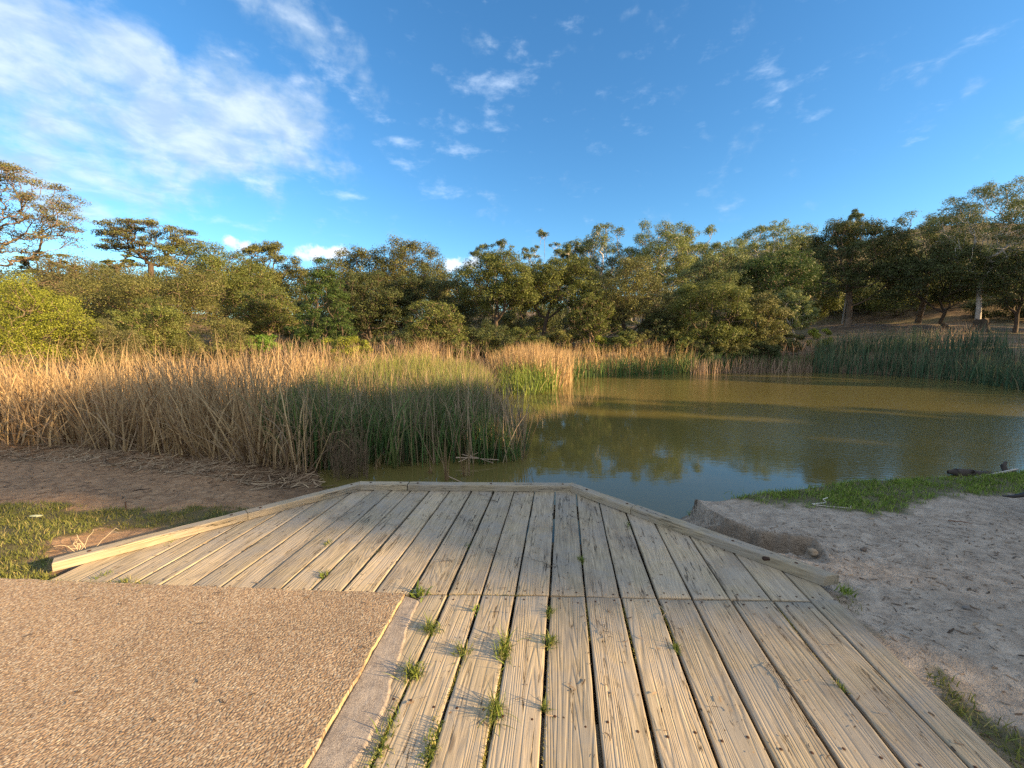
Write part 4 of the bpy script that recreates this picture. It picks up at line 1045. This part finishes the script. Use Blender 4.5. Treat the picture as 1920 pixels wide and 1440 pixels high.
v, f, c = blades(onland(pb), 1.5+.25*rr5.random(len(pb)), .03+.01*rr5.random(len(pb)), rr5, .14, .5, 4, .05, PINK)
tag(mesh('back_reeds', v, f, M_BLADE, attrs={'Col': ('POINT', c)}), 'pale reeds at the back of the dry bed beside the little inlet', 'reeds', kind='stuff')

# grass
def grass(name, label, polys, dens, h0, pal_, seed, wid=.004, edge=.03, cat='grass', lean=.5, zoff=0):
    rr_ = np.random.default_rng(seed); out = []
    for pl in polys:
        p = scatter(pl, dens, rr_, lambda p: np.clip(sm(fbm(p[:, 0]*6, p[:, 1]*6, 3, 8), .28, .52)+.12, 0, 1)*np.clip(sm(dpoly(p[:, 0], p[:, 1], pl)[0]+(fbm(p[:, 0]*9, p[:, 1]*9, 3, 15)-.42)*.35, -.02, edge)+.04, 0, 1))
        q = onland(p); q[:, 2] += zoff
        out.append(blades(q, h0*(.5+.9*rr_.random(len(p))), wid*(.7+.6*rr_.random(len(p))), rr_, lean, 1.2, 3, .1, pal_))
    v, f, c = join(out)
    return tag(mesh(name, v, f, M_GRASS, attrs={'Col': ('POINT', c)}), label, cat, kind='stuff')
LAWN = palf([(.15, .17, .04), (.20, .21, .055), (.11, .13, .03), (.34, .29, .12)], [3, 3, 2, 1.3])
LAWN2 = palf([(.16, .235, .035), (.21, .29, .045), (.115, .18, .03), (.34, .33, .12)], [3, 3, 2, .6])
grass('lawn_grass', 'short sunlit grass left of the deck beside the pebble path', [[P(-250, 1085)[:2]]+G_LEFT[1:-1]+[P(-350, 930, -.2)[:2]], G_LEFT2], 5200, .042, LAWN, 11, .0042)
grass('bank_grass', 'lush green grass strip along the right bank of the pond', [G_RIGHT], 7000, .045, LAWN2, 12, .005, edge=.22)
grass('edge_grass', 'grass growing against the right edge of the deck', [E_RIGHT, E_RIGHT2], 5000, .045, LAWN, 13, .0042)
# weedy line between path and deck, moss in the gaps between boards
def along(pts, n, spread, rr_):
    pts = np.array([q[:2] for q in pts]); seg = np.linalg.norm(np.diff(pts, axis=0), axis=1); cs_ = np.concatenate([[0], np.cumsum(seg)])
    s = rr_.random(n)*cs_[-1]; x = np.interp(s, cs_, pts[:, 0]); y = np.interp(s, cs_, pts[:, 1])
    return np.stack([x+rr_.normal(size=n)*spread, y+rr_.normal(size=n)*spread], -1)
rr_ = np.random.default_rng(31); out = []
MOSS = palf([(.20, .19, .035), (.28, .25, .06), (.13, .14, .03), (.34, .28, .12)], [3, 3, 2, 1.5])
def line(pts, n, spread, h, z, pl=MOSS, w=.0035):
    p = along(pts, n, spread, rr_); q = np.concatenate([p, np.full((len(p), 1), z)], 1)
    out.append(blades(q, h*(.4+rr_.random(len(p))), w*(.7+.6*rr_.random(len(p))), rr_, .6, 1.0, 3, .1, pl))
line([P(60, 1097), P(270, 1101)], 900, .016, .05, -.02, LAWN)
line([P(180, 1098), P(480, 1108), P(640, 1113)], 1100, .006, .026, -.015)
line([P(640, 1113), P(765, 1120)], 200, .004, .018, -.01)
tag(mesh('edge_weeds', *join(out)[:2], M_GRASS, attrs={'Col': ('POINT', join(out)[2])}), 'thin line of weeds between the pebble path and the deck boards', 'weeds', kind='stuff')
out = []
for seq, n in (([(905, 1170), (860, 1260), (815, 1350), (795, 1440)], 900), ([(945, 1180), (935, 1290), (915, 1380), (905, 1440)], 700), ([(1030, 1230), (1025, 1330), (1021, 1440)], 350), ([(1098, 1130), (1105, 1200)], 120), ([(1168, 1135), (1185, 1200), (1195, 1240)], 160),
               ([(1237, 1135), (1255, 1175), (1270, 1215)], 200), ([(770, 1250), (735, 1340), (700, 1440)], 450), ([(840, 1115), (870, 1116), (1000, 1115)], 160), ([(1460, 1140), (1520, 1220), (1580, 1290)], 200), ([(660, 1050), (600, 1080), (575, 1112)], 120), ([(722, 1020), (695, 1045)], 90), ([(960, 990), (925, 1010)], 60), ([(1640, 1210), (1720, 1300)], 120)):
    line([P(*q) for q in seq], n, .0028, .016, -.012)
tag(mesh('gap_moss', *join(out)[:2], M_GRASS, attrs={'Col': ('POINT', join(out)[2])}), 'moss and tiny seedlings growing in the gaps between the deck boards', 'moss', kind='stuff')
# straw and litter on the left beach, crumbs on the right bank
rr_ = np.random.default_rng(32); out = []
BE = [P(-300, 850, -.33)[:2], P(0, 862, -.33)[:2], P(250, 880, -.35)[:2], P(480, 912, -.38)[:2], P(640, 915, -.41)[:2], P(600, 880, -.41)[:2], P(480, 862, -.4)[:2], P(200, 838, -.33)[:2], P(-300, 820, -.33)[:2]]
p = scatter(BE, 260, rr_); q = onland(p); q[:, 2] += .012
out.append(blades(q, .08+.30*rr_.random(len(p)), .008+.007*rr_.random(len(p)), rr_, .05, .1, 3, .2, DRYD))
# lay them down
v, f, c = out[0]; 
def laydown(q, L_, w_, rr_, pal_, tilt=.12, segs=3):
    n = len(q); th = rr_.random(n)*2*math.pi; d = np.stack([np.cos(th), np.sin(th), rr_.normal(size=n)*tilt], -1); s = np.stack([-np.sin(th), np.cos(th), rr_.normal(size=n)*.3], -1)
    curv = rr_.normal(size=n)*.25
    t_ = np.linspace(-.5, .5, segs+1)
    pts = q[:, None, :]+d[:, None, :]*(L_[:, None]*t_[None, :])[:, :, None]+s[:, None, :]*((L_*curv)[:, None]*(t_[None, :]**2))[:, :, None]
    half = s[:, None, :]*(w_[:, None]*.5*np.ones(segs+1)[None, :])[:, :, None]
    v = np.stack([pts-half, pts+half], 2).reshape(-1, 3)
    bi = (np.arange(n)*(segs+1)*2)[:, None]; k = np.arange(segs)[None, :]*2
    f = np.stack([bi+k, bi+k+1, bi+k+3, bi+k+2], -1).reshape(-1, 4)
    c = np.repeat(pal_(n, rr_), (segs+1)*2, 0)
    return v, f, np.concatenate([c, np.ones((len(c), 1))], 1)
a1 = laydown(q, .08+.35*rr_.random(len(q)), .008+.008*rr_.random(len(q)), rr_, DRYD)
BL = [P(-300, 960, -.3)[:2], P(0, 950, -.3)[:2], P(480, 945, -.33)[:2], P(620, 925, -.38)[:2], P(480, 900, -.38)[:2], P(0, 865, -.33)[:2], P(-300, 850, -.33)[:2]]
DIRT = palf([(.12, .08, .05), (.20, .14, .09), (.30, .22, .14), (.07, .05, .035)], [3, 3, 2, 2])
p = scatter(BL, 110, rr_); q = onland(p); q[:, 2] += .006
a2 = laydown(q, .02+.10*rr_.random(len(q))**2, .004+.006*rr_.random(len(q)), rr_, DIRT)
v, f, c = join([a1, a2])
tag(mesh('reed_litter', v, f, M_STRAW, attrs={'Col': ('POINT', c)}), 'fallen reed straw and bits lying on the reddish left shore', 'litter', kind='stuff')
RB = [P(1570, 1110)[:2], P(1920, 1430)[:2], P(2300, 1400)[:2], P(2300, 960)[:2], P(1760, 950)[:2], P(1500, 960)[:2], P(1400, 990)[:2], P(1480, 1070)[:2]]
p = scatter(RB, 260, rr_); q = onland(p); q[:, 2] += .004
a3 = laydown(q, .008+.05*rr_.random(len(q))**3, .003+.005*rr_.random(len(q)), rr_, DIRT)
tag(mesh('ground_litter', a3[0], a3[1], M_STRAW, attrs={'Col': ('POINT', a3[2])}), 'dark crumbs, bark bits and twigs scattered over the pale right bank', 'litter', kind='stuff')

# ---------------------------------------------------------------- small things
def tuft(name, label, px, py, n, h, w, seed, pal_, wide=.0, z=0.0, cat='weed', group='weeds growing through the deck', elong=0.0, lean=.75, wd=.0045, bend=1.3):
    rr_ = np.random.default_rng(seed); c0 = P(px, py, z)
    q = np.zeros((n, 3)); al = rr_.normal(size=n)
    n = int(n*1.7) if pal_ is TUF else n; al = rr_.normal(size=n); q = np.zeros((n, 3)); w = w*(1.25 if pal_ is TUF else 1)
    q[:, 0] = rr_.normal(size=n)*w+al*elong*V[0]; q[:, 1] = rr_.normal(size=n)*w+al*elong*V[1]; q[:, 2] = -.012
    v, f, c = blades(q, h*(.28+.85*rr_.random(n)**1.3), wd*(.7+.6*rr_.random(n)), rr_, lean, bend, 5, .05, pal_)
    o = mesh(name, v, f, M_GRASS, attrs={'Col': ('POINT', c)}, loc=c0)
    return tag(o, label, cat, group)
TUF = palf([(.14, .19, .035), (.19, .23, .05), (.10, .14, .028), (.34, .32, .12)], [3, 3, 2, 1.2])
LUSH = palf([(.20, .27, .05), (.26, .32, .07), (.15, .20, .04)], [3, 3, 2])
tuft('broadleaf_weed', 'leafy pale green weed at the inner corner of the pebble path', 788, 1112, 46, .085, .022, 1, LUSH, wd=.014, lean=.8)
tuft('broadleaf_weed', 'small rosette weed just below the seam line, right of the path corner', 890, 1143, 22, .060, .010, 2, LUSH, wd=.009, lean=.7)
tuft('grass_tuft', 'round spiky tuft on the board beside the top of the concrete strip', 808, 1180, 85, .105, .018, 3, TUF)
tuft('grass_tuft', 'dense dark tuft at the middle of the concrete strip edge', 775, 1262, 95, .105, .017, 4, TUF)
tuft('grass_tuft', 'medium tuft in the gap between the strip-side tufts and the long tall one', 866, 1222, 60, .085, .013, 5, TUF)
tuft('grass_tuft', 'longest tuft, stretched along a gap in the middle of the front boards', 946, 1218, 120, .11, .011, 6, TUF, elong=.035)
tuft('grass_tuft', 'large tuft with the widest shadow low in the front boards', 928, 1330, 95, .115, .012, 7, TUF, elong=.018)
tuft('grass_tuft', 'small yellowish tuft just under the seam right of the deck middle', 1030, 1150, 34, .065, .008, 8, TUF, elong=.012)
tuft('grass_tuft', 'bushy tuft below the small yellowish one right of the deck middle', 1032, 1205, 70, .085, .011, 9, TUF, elong=.014)
tuft('grass_tuft', 'sparse thin tuft low in the gap right of the large shadowed tuft', 1021, 1325, 26, .075, .007, 10, TUF)
tuft('grass_tuft', 'tiny tuft with a dry stalk on the right half of the front boards', 1268, 1215, 60, .045, .007, 11, TUF, elong=.003)
tuft('grass_tuft', 'tiny tuft farthest right on the sunlit front boards', 1574, 1288, 40, .040, .008, 12, TUF, elong=.007)
tuft('grass_tuft', 'long low tuft at the bottom beside the end of the concrete strip', 712, 1405, 130, .075, .012, 13, TUF, elong=.075)
tuft('grass_tuft', 'creeping tuft along the gap at the bottom left of the boards', 808, 1400, 150, .060, .009, 14, TUF, elong=.045)
tuft('broadleaf_weed', 'small sunlit weed on the back boards left of the path corner', 606, 1079, 34, .060, .011, 15, TUF, wd=.007)
tuft('grass_tuft', 'short tuft on the edge of the shade in the left back boards', 614, 1020, 40, .050, .009, 16, TUF, elong=.016)
tuft('grass_tuft', 'narrow dark strip of grass in a gap of the shaded back boards', 1090, 1050, 150, .040, .008, 17, TUF, elong=.012)
tuft('grass_tuft', 'little star-shaped weed in the shaded middle of the back boards', 876, 1023, 16, .055, .005, 18, TUF, lean=1.2)
tuft('grass_tuft', 'tuft of dark grass beside the inner side of the right kerb beam', 1178, 985, 34, .045, .007, 19, TUF, elong=.03)
tuft('grass_tuft', 'grass tuft at the front end of the left kerb beam boards', 196, 1078, 50, .050, .014, 20, TUF, elong=.02)
tuft('grass_tuft', 'second grass tuft at the path edge, near the left kerb beam', 236, 1090, 50, .050, .014, 21, TUF, elong=.015)
tuft('grass_tuft', 'low grass growing against the inner face of the left kerb beam', 325, 1015, 60, .030, .008, 22, TUF, elong=.05)
tuft('grass_tuft', 'dark grass tuft at the front end of the right kerb beam', 1585, 1108, 90, .075, .018, 23, LAWN2, group=None)
tuft('grass_tuft', 'few long grass blades on the tip of the right bank against the water', 1385, 930, 12, .16, .05, 24, LAWN2, z=-.09, group=None, lean=.5)
tuft('grass_tuft', 'small dark tuft at the foot of the eroded bank by the water', 1295, 965, 30, .10, .02, 25, LAWN2, z=-.35, group=None, lean=.5)

# reed clumps standing alone in the water
tuft('reed_clump', 'single fan-shaped green reed clump in the open water near the deck', 740, 878, 15, .66, .012, 30, palf([(.13, .17, .05), (.20, .22, .08)], [1, 1]), z=WZ, cat='reeds', group=None, lean=.22, wd=.020, bend=.9)
STK = palf([(.34, .22, .11), (.26, .17, .09), (.42, .30, .17)], [1, 1, 1])
for k, (px, py, n, h, lb, le) in enumerate([(708, 878, 9, .50, 'bent brown reed stems left of the green fan clump', .25), (836, 900, 9, .75, 'leaning dead reed stems right in front of the deck kerb', .28), (868, 893, 6, .85, 'straight dead reed stems beside the leaning ones', .08),
                                            (882, 892, 5, .80, 'pair of tan upright stems nearest the middle of the kerb', .05), (806, 886, 7, .40, 'short broken stems between the green fan clump and the leaning stems', .5), (1020, 850, 4, .30, 'lone thin green stems at the outer tip of the green reeds', .1)]):
    tuft('dead_reeds', lb, px, py, n, h, .04, 40+k, STK if k < 5 else GRN, z=WZ, cat='reeds', group='loose reed stems standing in the water', lean=le, wd=.016, bend=.35)
rr_ = np.random.default_rng(60)
def sticks(name, label, segs, col, cat='twig', group=None, sides=5, rough=.85):
    """segs: list of (points, radius start, radius end)"""
    V_, F_, o = [], [], 0
    for pts, r0, r1 in segs:
        pts = np.array(pts, float); par = [-1]+list(range(len(pts)-1)); rad_ = np.linspace(r0, r1, len(pts))
        v, f = tubes(pts, par, rad_, sides); V_.append(v); F_.append(f+o); o += len(v)
    v = np.concatenate(V_); f = np.concatenate(F_); org = v.mean(0)
    m, t, b, _ = mat(name+'_surface')
    geo = t.nodes.new('ShaderNodeNewGeometry'); nn_ = noise(t, geo.outputs['Position'], 30, 4, .6)
    t.links.new(mixc(t, nn_, tuple(c*.6 for c in col), tuple(min(1, c*1.35) for c in col)), b.inputs['Base Color']); b.inputs['Roughness'].default_value = rough
    return tag(mesh(name, v-org, f, m, loc=org, smooth=True), label, cat, group)
def wob3(A, B, n, amp):
    A = np.array(A); B = np.array(B); t_ = np.linspace(0, 1, n)[:, None]
    return A+(B-A)*t_+np.cumsum(rr_.normal(size=(n, 3))*amp, 0)*np.sin(t_*math.pi)
# bare twiggy bush at the water's edge left of the deck corner
segs = []
for k in range(150):
    A = P(rr_.uniform(622, 690), rr_.uniform(872, 900), WZ); az_ = rr_.random()*6.28; h_ = .25+.45*rr_.random()
    B = A+np.array([math.cos(az_)*.16*rr_.random(), math.sin(az_)*.16*rr_.random(), h_]); p = wob3(A, B, 5, .012); segs.append((p, .0035, .0015))
    for q in range(3):
        i = rr_.integers(1, 5); C_ = p[i]+np.array([rr_.normal()*.06, rr_.normal()*.06, .06+.08*rr_.random()]); segs.append((wob3(p[i], C_, 3, .006), .0022, .0012))
sticks('dead_bush', 'fine brown twiggy bush at the water edge beside the left back corner of the deck', segs, (.16, .115, .07), 'bush', sides=3)
# fallen reed stalks lying on the water in the green reeds
segs = [(wob3(P(855, 858, WZ+.10), P(935, 862, WZ+.06), 6, .01), .011, .006), (wob3(P(860, 866, WZ+.06), P(912, 850, WZ+.12), 5, .01), .008, .004), (wob3(P(866, 852, WZ+.14), P(925, 868, WZ+.04), 5, .01), .007, .004), (wob3(P(838, 892, WZ+.05), P(868, 905, WZ+.02), 4, .005), .007, .004)]
sticks('fallen_reeds', 'pale broken stalks lying at the foot of the green reeds', segs, (.42, .32, .24), 'reeds')
# driftwood
A = P(1779, 884, WZ+.05); B = P(1868, 893, WZ+.02); C_ = P(1903, 880, WZ+.04)
pl = np.concatenate([wob3(A, B, 9, .012), wob3(B, C_, 6, .01)[1:]]); 
BARK['wet'] = mat_bark('wet_bark', (.022, .018, .015), (.085, .07, .06))
root = empty('driftwood_log', pl[7], 'dark waterlogged driftwood log at the edge of the right bank', 'log')
def part_tube(name, pts, rads, material, root, sides=9):
    par = [-1]+list(range(len(pts)-1)); v, f = tubes(np.array(pts), par, np.array(rads), sides)
    v += (np.stack([vnoise(v[:, 0]*14, v[:, 1]*14+k*7, 5+k) for k in range(3)], -1)-.5)*.03
    return mesh(name, v-np.array(root.location), f, material, root, smooth=True)
part_tube('log', pl, [.02, .05, .06, .065, .065, .06, .06, .055, .05, .045, .045, .04, .035, .02][:len(pl)], BARK['wet'], root)
part_tube('stub', [pl[10], pl[10]+np.array([.05, .1, .10]), pl[10]+np.array([.12, .14, .14])], [.035, .03, .02], BARK['wet'], root)
part_tube('stub', [pl[4], pl[4]+np.array([.02, -.06, .07])], [.03, .02], BARK['wet'], root)
sticks('bleached_branch', 'smooth pale grey branch lying between the driftwood log and the grass', [(wob3(P(1828, 897, -.2), P(1908, 880, -.2), 8, .006), .022, .012)], (.38, .37, .34), 'branch', sides=8)
# right bank odds and ends
sticks('white_twig', 'crooked white twig standing on the right bank grass', [([P(1522, 945, -.05), P(1545, 943, -.05), P(1549, 941, -.03), P(1543, 936, .0), P(1552, 933, .01)], .0045, .003)], (.62, .62, .56))
sticks('white_twig', 'long pale twig lying at the edge of the right bank grass', [(wob3(P(1525, 946, -.05), P(1594, 953, -.045), 6, .003), .004, .003), ([P(1594, 953, -.045), P(1596, 948, -.02)], .004, .002)], (.60, .56, .50))
sticks('twig', 'thin brown twig on the bare soil of the right bank', [(wob3(P(1778, 976, -.02), P(1822, 982, -.02), 6, .004), .006, .003)], (.16, .10, .07))
sticks('twig', 'dark curved twig on the reddish shore left of the deck', [(wob3(P(245, 922, -.31), P(282, 916, -.31), 6, .006), .007, .004)], (.06, .04, .03))
sticks('stake', 'thin dark stake standing at the edge of the left lawn', [([P(237, 964, -.30), P(236, 952, -.24), P(235, 941, -.18)], .008, .006)], (.08, .05, .035), 'stake')
segs = [(wob3(P(171, 1034, -.06), P(197, 1008, .03), 5, .002), .0026, .002), ([P(197, 1008, .03), P(208, 998, .06), P(217, 990, .09)], .002, .0015), ([P(208, 998, .06), P(216, 997, .07), P(223, 1000, .07)], .002, .0012), ([P(217, 990, .09), P(222, 993, .08)], .0015, .001)]
sticks('dry_grass_stalk', 'tall bent dry grass stalk beyond the left kerb beam', segs, (.50, .42, .30), 'grass stalk')
segs = []
for k in range(9):
    A = P(rr_.uniform(140, 162), rr_.uniform(1030, 1038), -.06); segs.append((wob3(A, A+np.array([rr_.normal()*.05, rr_.normal()*.05, .05+.07*rr_.random()]), 5, .010), .0022, .0012))
sticks('dry_grass_stalk', 'curled dry grass wisps near the end of the left kerb beam', segs, (.46, .38, .26), 'grass stalk')
# pale scrap on the lawn
c0 = P(66, 967, -.17); n_ = 14
th = np.linspace(0, 2*math.pi, n_, endpoint=False)
ox = np.cos(th)*.060*(1+.2*np.sin(3*th)); oy = np.sin(th)*.022*(1+.3*np.cos(2*th+.5))
v = [(0, 0, .010)]+[(x, y, .004*math.sin(7*x*30)) for x, y in zip(ox, oy)]+[(x*.95, y*.95, -.006) for x, y in zip(ox, oy)]
f = [(0, 1+i, 1+(i+1) % n_) for i in range(n_)]+[(1+i, 1+n_+i, 1+n_+(i+1) % n_, 1+(i+1) % n_) for i in range(n_)]
m, t, b, _ = mat('pale_scrap'); b.inputs['Base Color'].default_value = (.42, .45, .28, 1)
tag(mesh('bark_scrap', np.array(v), f, m, loc=c0), 'pale flattened scrap lying on the shaded part of the left lawn', 'scrap')
# dropping on the kerb beam, clods by the bank
def lump(name, label, cat, c0, s, col, seed, group=None, rough=.9):
    rr2 = np.random.default_rng(seed); import bmesh as _b
    bm = _b.new(); _b.ops.create_icosphere(bm, subdivisions=3, radius=1.0)
    v = np.array([q.co[:] for q in bm.verts]); f = [tuple(q.index for q in p.verts) for p in bm.faces]; bm.free()
    k = 1+.45*(vnoise(v[:, 0]*2+seed, v[:, 1]*2+v[:, 2]*1.7, seed)-.5)+.25*(vnoise(v[:, 0]*5+seed, v[:, 2]*5+v[:, 1]*3.7, seed+3)-.5)
    v = v*k[:, None]*np.array(s)
    m, t, b, _ = mat(name+'_surface'); tcn = t.nodes.new('ShaderNodeTexCoord'); nn_ = noise(t, tcn.outputs['Object'], 60, 5, .6)
    t.links.new(mixc(t, nn_, tuple(c*.6 for c in col), tuple(c*1.3 for c in col)), b.inputs['Base Color']); b.inputs['Roughness'].default_value = rough; bump(t, b, nn_, .5, .006)
    return tag(mesh(name, v, f, m, loc=c0, smooth=True), label, cat, group)
lump('brown_lump', 'small dark brown lump lying on the right kerb beam', 'cone', P(1436, 1047, .075), (.026, .014, .013), (.035, .02, .014), 3)
lump('soil_clod', 'pale rounded clod at the end of the eroded bank', 'clod', P(1524, 1036, -.065), (.036, .03, .028), (.27, .215, .155), 5)
lump('soil_clod', 'small dark clod on the bare soil right of the kerb beam', 'clod', P(1620, 1030, -.03), (.022, .016, .012), (.13, .10, .08), 6)
lump('stone', 'little grey stone on the soil near the right edge of the picture', 'stone', P(1812, 1140, -.025), (.020, .015, .010), (.15, .14, .13), 7)
# dry sprigs blown onto the deck
def sprig(px, py, label, size, seed, col=(.09, .075, .06)):
    rr2 = np.random.default_rng(seed); c0 = P(px, py, .008); a0 = rr2.random()*6.28; segs = []
    d = np.array([math.cos(a0), math.sin(a0), 0]); main = c0+d*size*np.linspace(-.5, .5, 6)[:, None]; main = main+rr2.normal(size=main.shape)*size*.04; main[:, 2] = .006+.010*rr2.random(6)
    segs.append((main, .0017, .001))
    for k in range(7):
        i = rr2.integers(0, 6); a1 = a0+rr2.choice([-1, 1])*(.5+.5*rr2.random()); L_ = size*(.2+.3*rr2.random())
        e = main[i]+np.array([math.cos(a1)*L_, math.sin(a1)*L_, .006*rr2.random()]); e[2] = max(.005, e[2])
        segs.append(([main[i], (main[i]+e)/2+np.array([0, 0, .006]), e], .0012, .0008))
    sticks('dry_sprig', label, segs, col, 'twig', 'dry sprigs scattered on the deck', sides=3)
for k, (px, py, sz_, lb) in enumerate([(915, 933, .30, 'large dry sprig nearest the back kerb beam'), (975, 940, .26, 'dry sprig under the back kerb beam at its middle'), (872, 975, .20, 'y-shaped dry sprig in the shaded back boards'), (838, 1050, .10, 'dark curled sprig at the edge of the shade'),
                                       (735, 985, .14, 'bent dry sprig in the shaded left back boards'), (640, 970, .16, 'dry sprig near the left kerb beam'), (1130, 1180, .11, 'dry sprig at the middle of the front boards'), (1248, 1150, .12, 'pale dry sprig beside the tiny tuft', ),
                                       (1010, 1055, .22, 'spread dry sprig in the centre of the back boards'), (925, 1035, .12, 'small dry sprig left of the narrow grass strip'), (1460, 1268, .16, 'flat dry sprig on the right front boards'), (1080, 970, .12, 'dry sprig between the narrow grass strip and the back kerb')]):
    sprig(px, py, lb, sz_, 70+k, (.09, .075, .06) if 'pale' not in lb else (.35, .3, .22))
# stump and fallen log by the white-trunked gum
q = PD(1842, 602, 35.5); gg = gz(q[0], q[1])
root = empty('tree_stump', (q[0], q[1], gg), 'dark old stump left of the white-trunked gum', 'stump')
v = []; ns_ = 14
for k, (zz2, rr2) in enumerate([(-.2, .75), (.1, .60), (.5, .48), (.9, .44), (1.05, .40)]):
    for i in range(ns_):
        a = i*2*math.pi/ns_; rad2 = rr2*(1+.18*math.sin(3*a+k*.3)+.08*math.sin(7*a)); v.append((math.cos(a)*rad2, math.sin(a)*rad2, zz2+(.12*math.sin(5*a) if k == 4 else 0)))
f = [(k*ns_+i, k*ns_+(i+1) % ns_, (k+1)*ns_+(i+1) % ns_, (k+1)*ns_+i) for k in range(4) for i in range(ns_)]+[tuple(4*ns_+i for i in range(ns_))]
mesh('stump', np.array(v), f, BARK['dark'], root)
# ---------------------------------------------------------------- the dog whose tail enters at the right edge
dx, dy = 4.16, 3.22; gd = gz(4.7, 3.25)
J = [((.43, 0, .50), .105), ((.62, 0, .50), .115), ((.82, 0, .485), .135), ((.98, 0, .52), .125), ((1.10, 0, .62), .075), ((1.19, 0, .70), .070), ((1.27, 0, .72), .072), ((1.36, 0, .70), .042), ((1.44, 0, .685), .030),
     ((.40, .075, .40), .080), ((.45, .085, .27), .050), ((.37, .085, .16), .028), ((.39, .085, .04), .024), ((.43, .085, .02), .026),
     ((.40, -.075, .40), .080), ((.47, -.085, .27), .050), ((.39, -.085, .16), .028), ((.41, -.085, .04), .024), ((.45, -.085, .02), .026),
     ((.92, .085, .38), .058), ((.90, .09, .22), .034), ((.91, .09, .05), .024), ((.95, .09, .02), .027),
     ((.94, -.085, .38), .058), ((.95, -.09, .22), .034), ((.94, -.09, .05), .024), ((.98, -.09, .02), .027),
     ((.33, 0, .43), .034), ((.22, 0, .35), .028), ((.13, 0, .275), .024), ((.05, 0, .228), .021), ((-.05, 0, .212), .015), ((-.14, 0, .217), .006),
     ((1.24, .055, .78), .020), ((1.23, .085, .73), .020), ((1.24, .095, .67), .014), ((1.24, -.055, .78), .020), ((1.23, -.085, .73), .020), ((1.24, -.095, .67), .014)]
J = [((a[0]+.14, a[1], a[2]), r_) for a, r_ in J]
E = [(0, 1), (1, 2), (2, 3), (3, 4), (4, 5), (5, 6), (6, 7), (7, 8), (0, 9), (9, 10), (10, 11), (11, 12), (12, 13), (0, 14), (14, 15), (15, 16), (16, 17), (17, 18), (3, 19), (19, 20), (20, 21), (21, 22), (3, 23), (23, 24), (24, 25), (25, 26),
     (0, 27), (27, 28), (28, 29), (29, 30), (30, 31), (31, 32), (6, 33), (33, 34), (34, 35), (6, 36), (36, 37), (37, 38)]
me = bpy.data.meshes.new('dog_body'); me.from_pydata([j[0] for j in J], E, []); me.update()
dog = empty('dog', (dx, dy, gd), 'black dog beyond the right edge, only its low curved tail in the picture', 'dog')
ob = bpy.data.objects.new('body', me); COL.objects.link(ob); ob.parent = dog
md = ob.modifiers.new('skin', 'SKIN')
for i, j in enumerate(J):
    sv_ = me.skin_vertices[0].data[i]; sv_.radius = (j[1], j[1]); sv_.use_root = (i == 0)
md2 = ob.modifiers.new('sub', 'SUBSURF'); md2.levels = 2; md2.render_levels = 2
m, t, b, _ = mat('black_fur'); tcn = t.nodes.new('ShaderNodeTexCoord'); nn_ = noise(t, mapping(t, tcn.outputs['Object'], (30, 160, 160)), 1, 4, .6)
t.links.new(mixc(t, nn_, (.006, .006, .007), (.022, .020, .020)), b.inputs['Base Color']); b.inputs['Roughness'].default_value = .5; bump(t, b, nn_, .5, .004)
me.materials.append(m)

# bolt heads on the kerb beams
for A, B, fs in ((KLe, KL, (.08, .47, .57, .95)), (KL, KR, (.06, .20, .28, .62, .95)), (KR, KRe, (.10, .31, .40, .72, .90))):
    dd = (B-A)/np.linalg.norm(B-A); nn_ = np.array([-dd[1], dd[0]]); nn_ = nn_ if np.dot(nn_, ctr-(A+B)/2) > 0 else -nn_
    for f_ in fs:
        q = A+(B-A)*f_+nn_*.048; v = []
        for zz2, rr2 in ((.058, .011), (.0665, .011), (.0685, .008)):
            for i in range(10): v.append((q[0]+rr2*math.cos(i*.6283)-deck.location[0], q[1]+rr2*math.sin(i*.6283)-deck.location[1], zz2))
        f = [(k*10+i, k*10+(i+1) % 10, k*10+10+(i+1) % 10, k*10+10+i) for k in range(2) for i in range(10)]+[tuple(range(20, 30))]
        mesh('bolt', np.array(v), f, M_SCREW, deck)
# crumbs of bark, leaf and soil on the boards and the path
rr_ = np.random.default_rng(77)
DECKP = [P(110, 1090)[:2], P(690, 930)[:2], P(1060, 932)[:2], P(1500, 1110)[:2], P(1880, 1435)[:2], P(720, 1435)[:2], P(790, 1130)[:2]]
p = scatter(DECKP, 75, rr_); q = np.concatenate([p, np.full((len(p), 1), .006)], 1)
a1 = laydown(q, .006+.035*rr_.random(len(q))**3, .002+.004*rr_.random(len(q)), rr_, DIRT, tilt=.05)
PTH = [P(0, 1100)[:2], P(750, 1125)[:2], P(575, 1440)[:2], P(-200, 1440)[:2]]
p = scatter(PTH, 40, rr_); q = np.concatenate([p, np.full((len(p), 1), .031)], 1)
a2 = laydown(q, .006+.03*rr_.random(len(q))**2, .003+.004*rr_.random(len(q)), rr_, DIRT, tilt=.05)
v, f, c = join([a1, a2])
tag(mesh('deck_litter', v, f, M_STRAW, attrs={'Col': ('POINT', c)}), 'tiny bits of bark, leaf and dirt on the deck boards and the path', 'litter', kind='stuff')
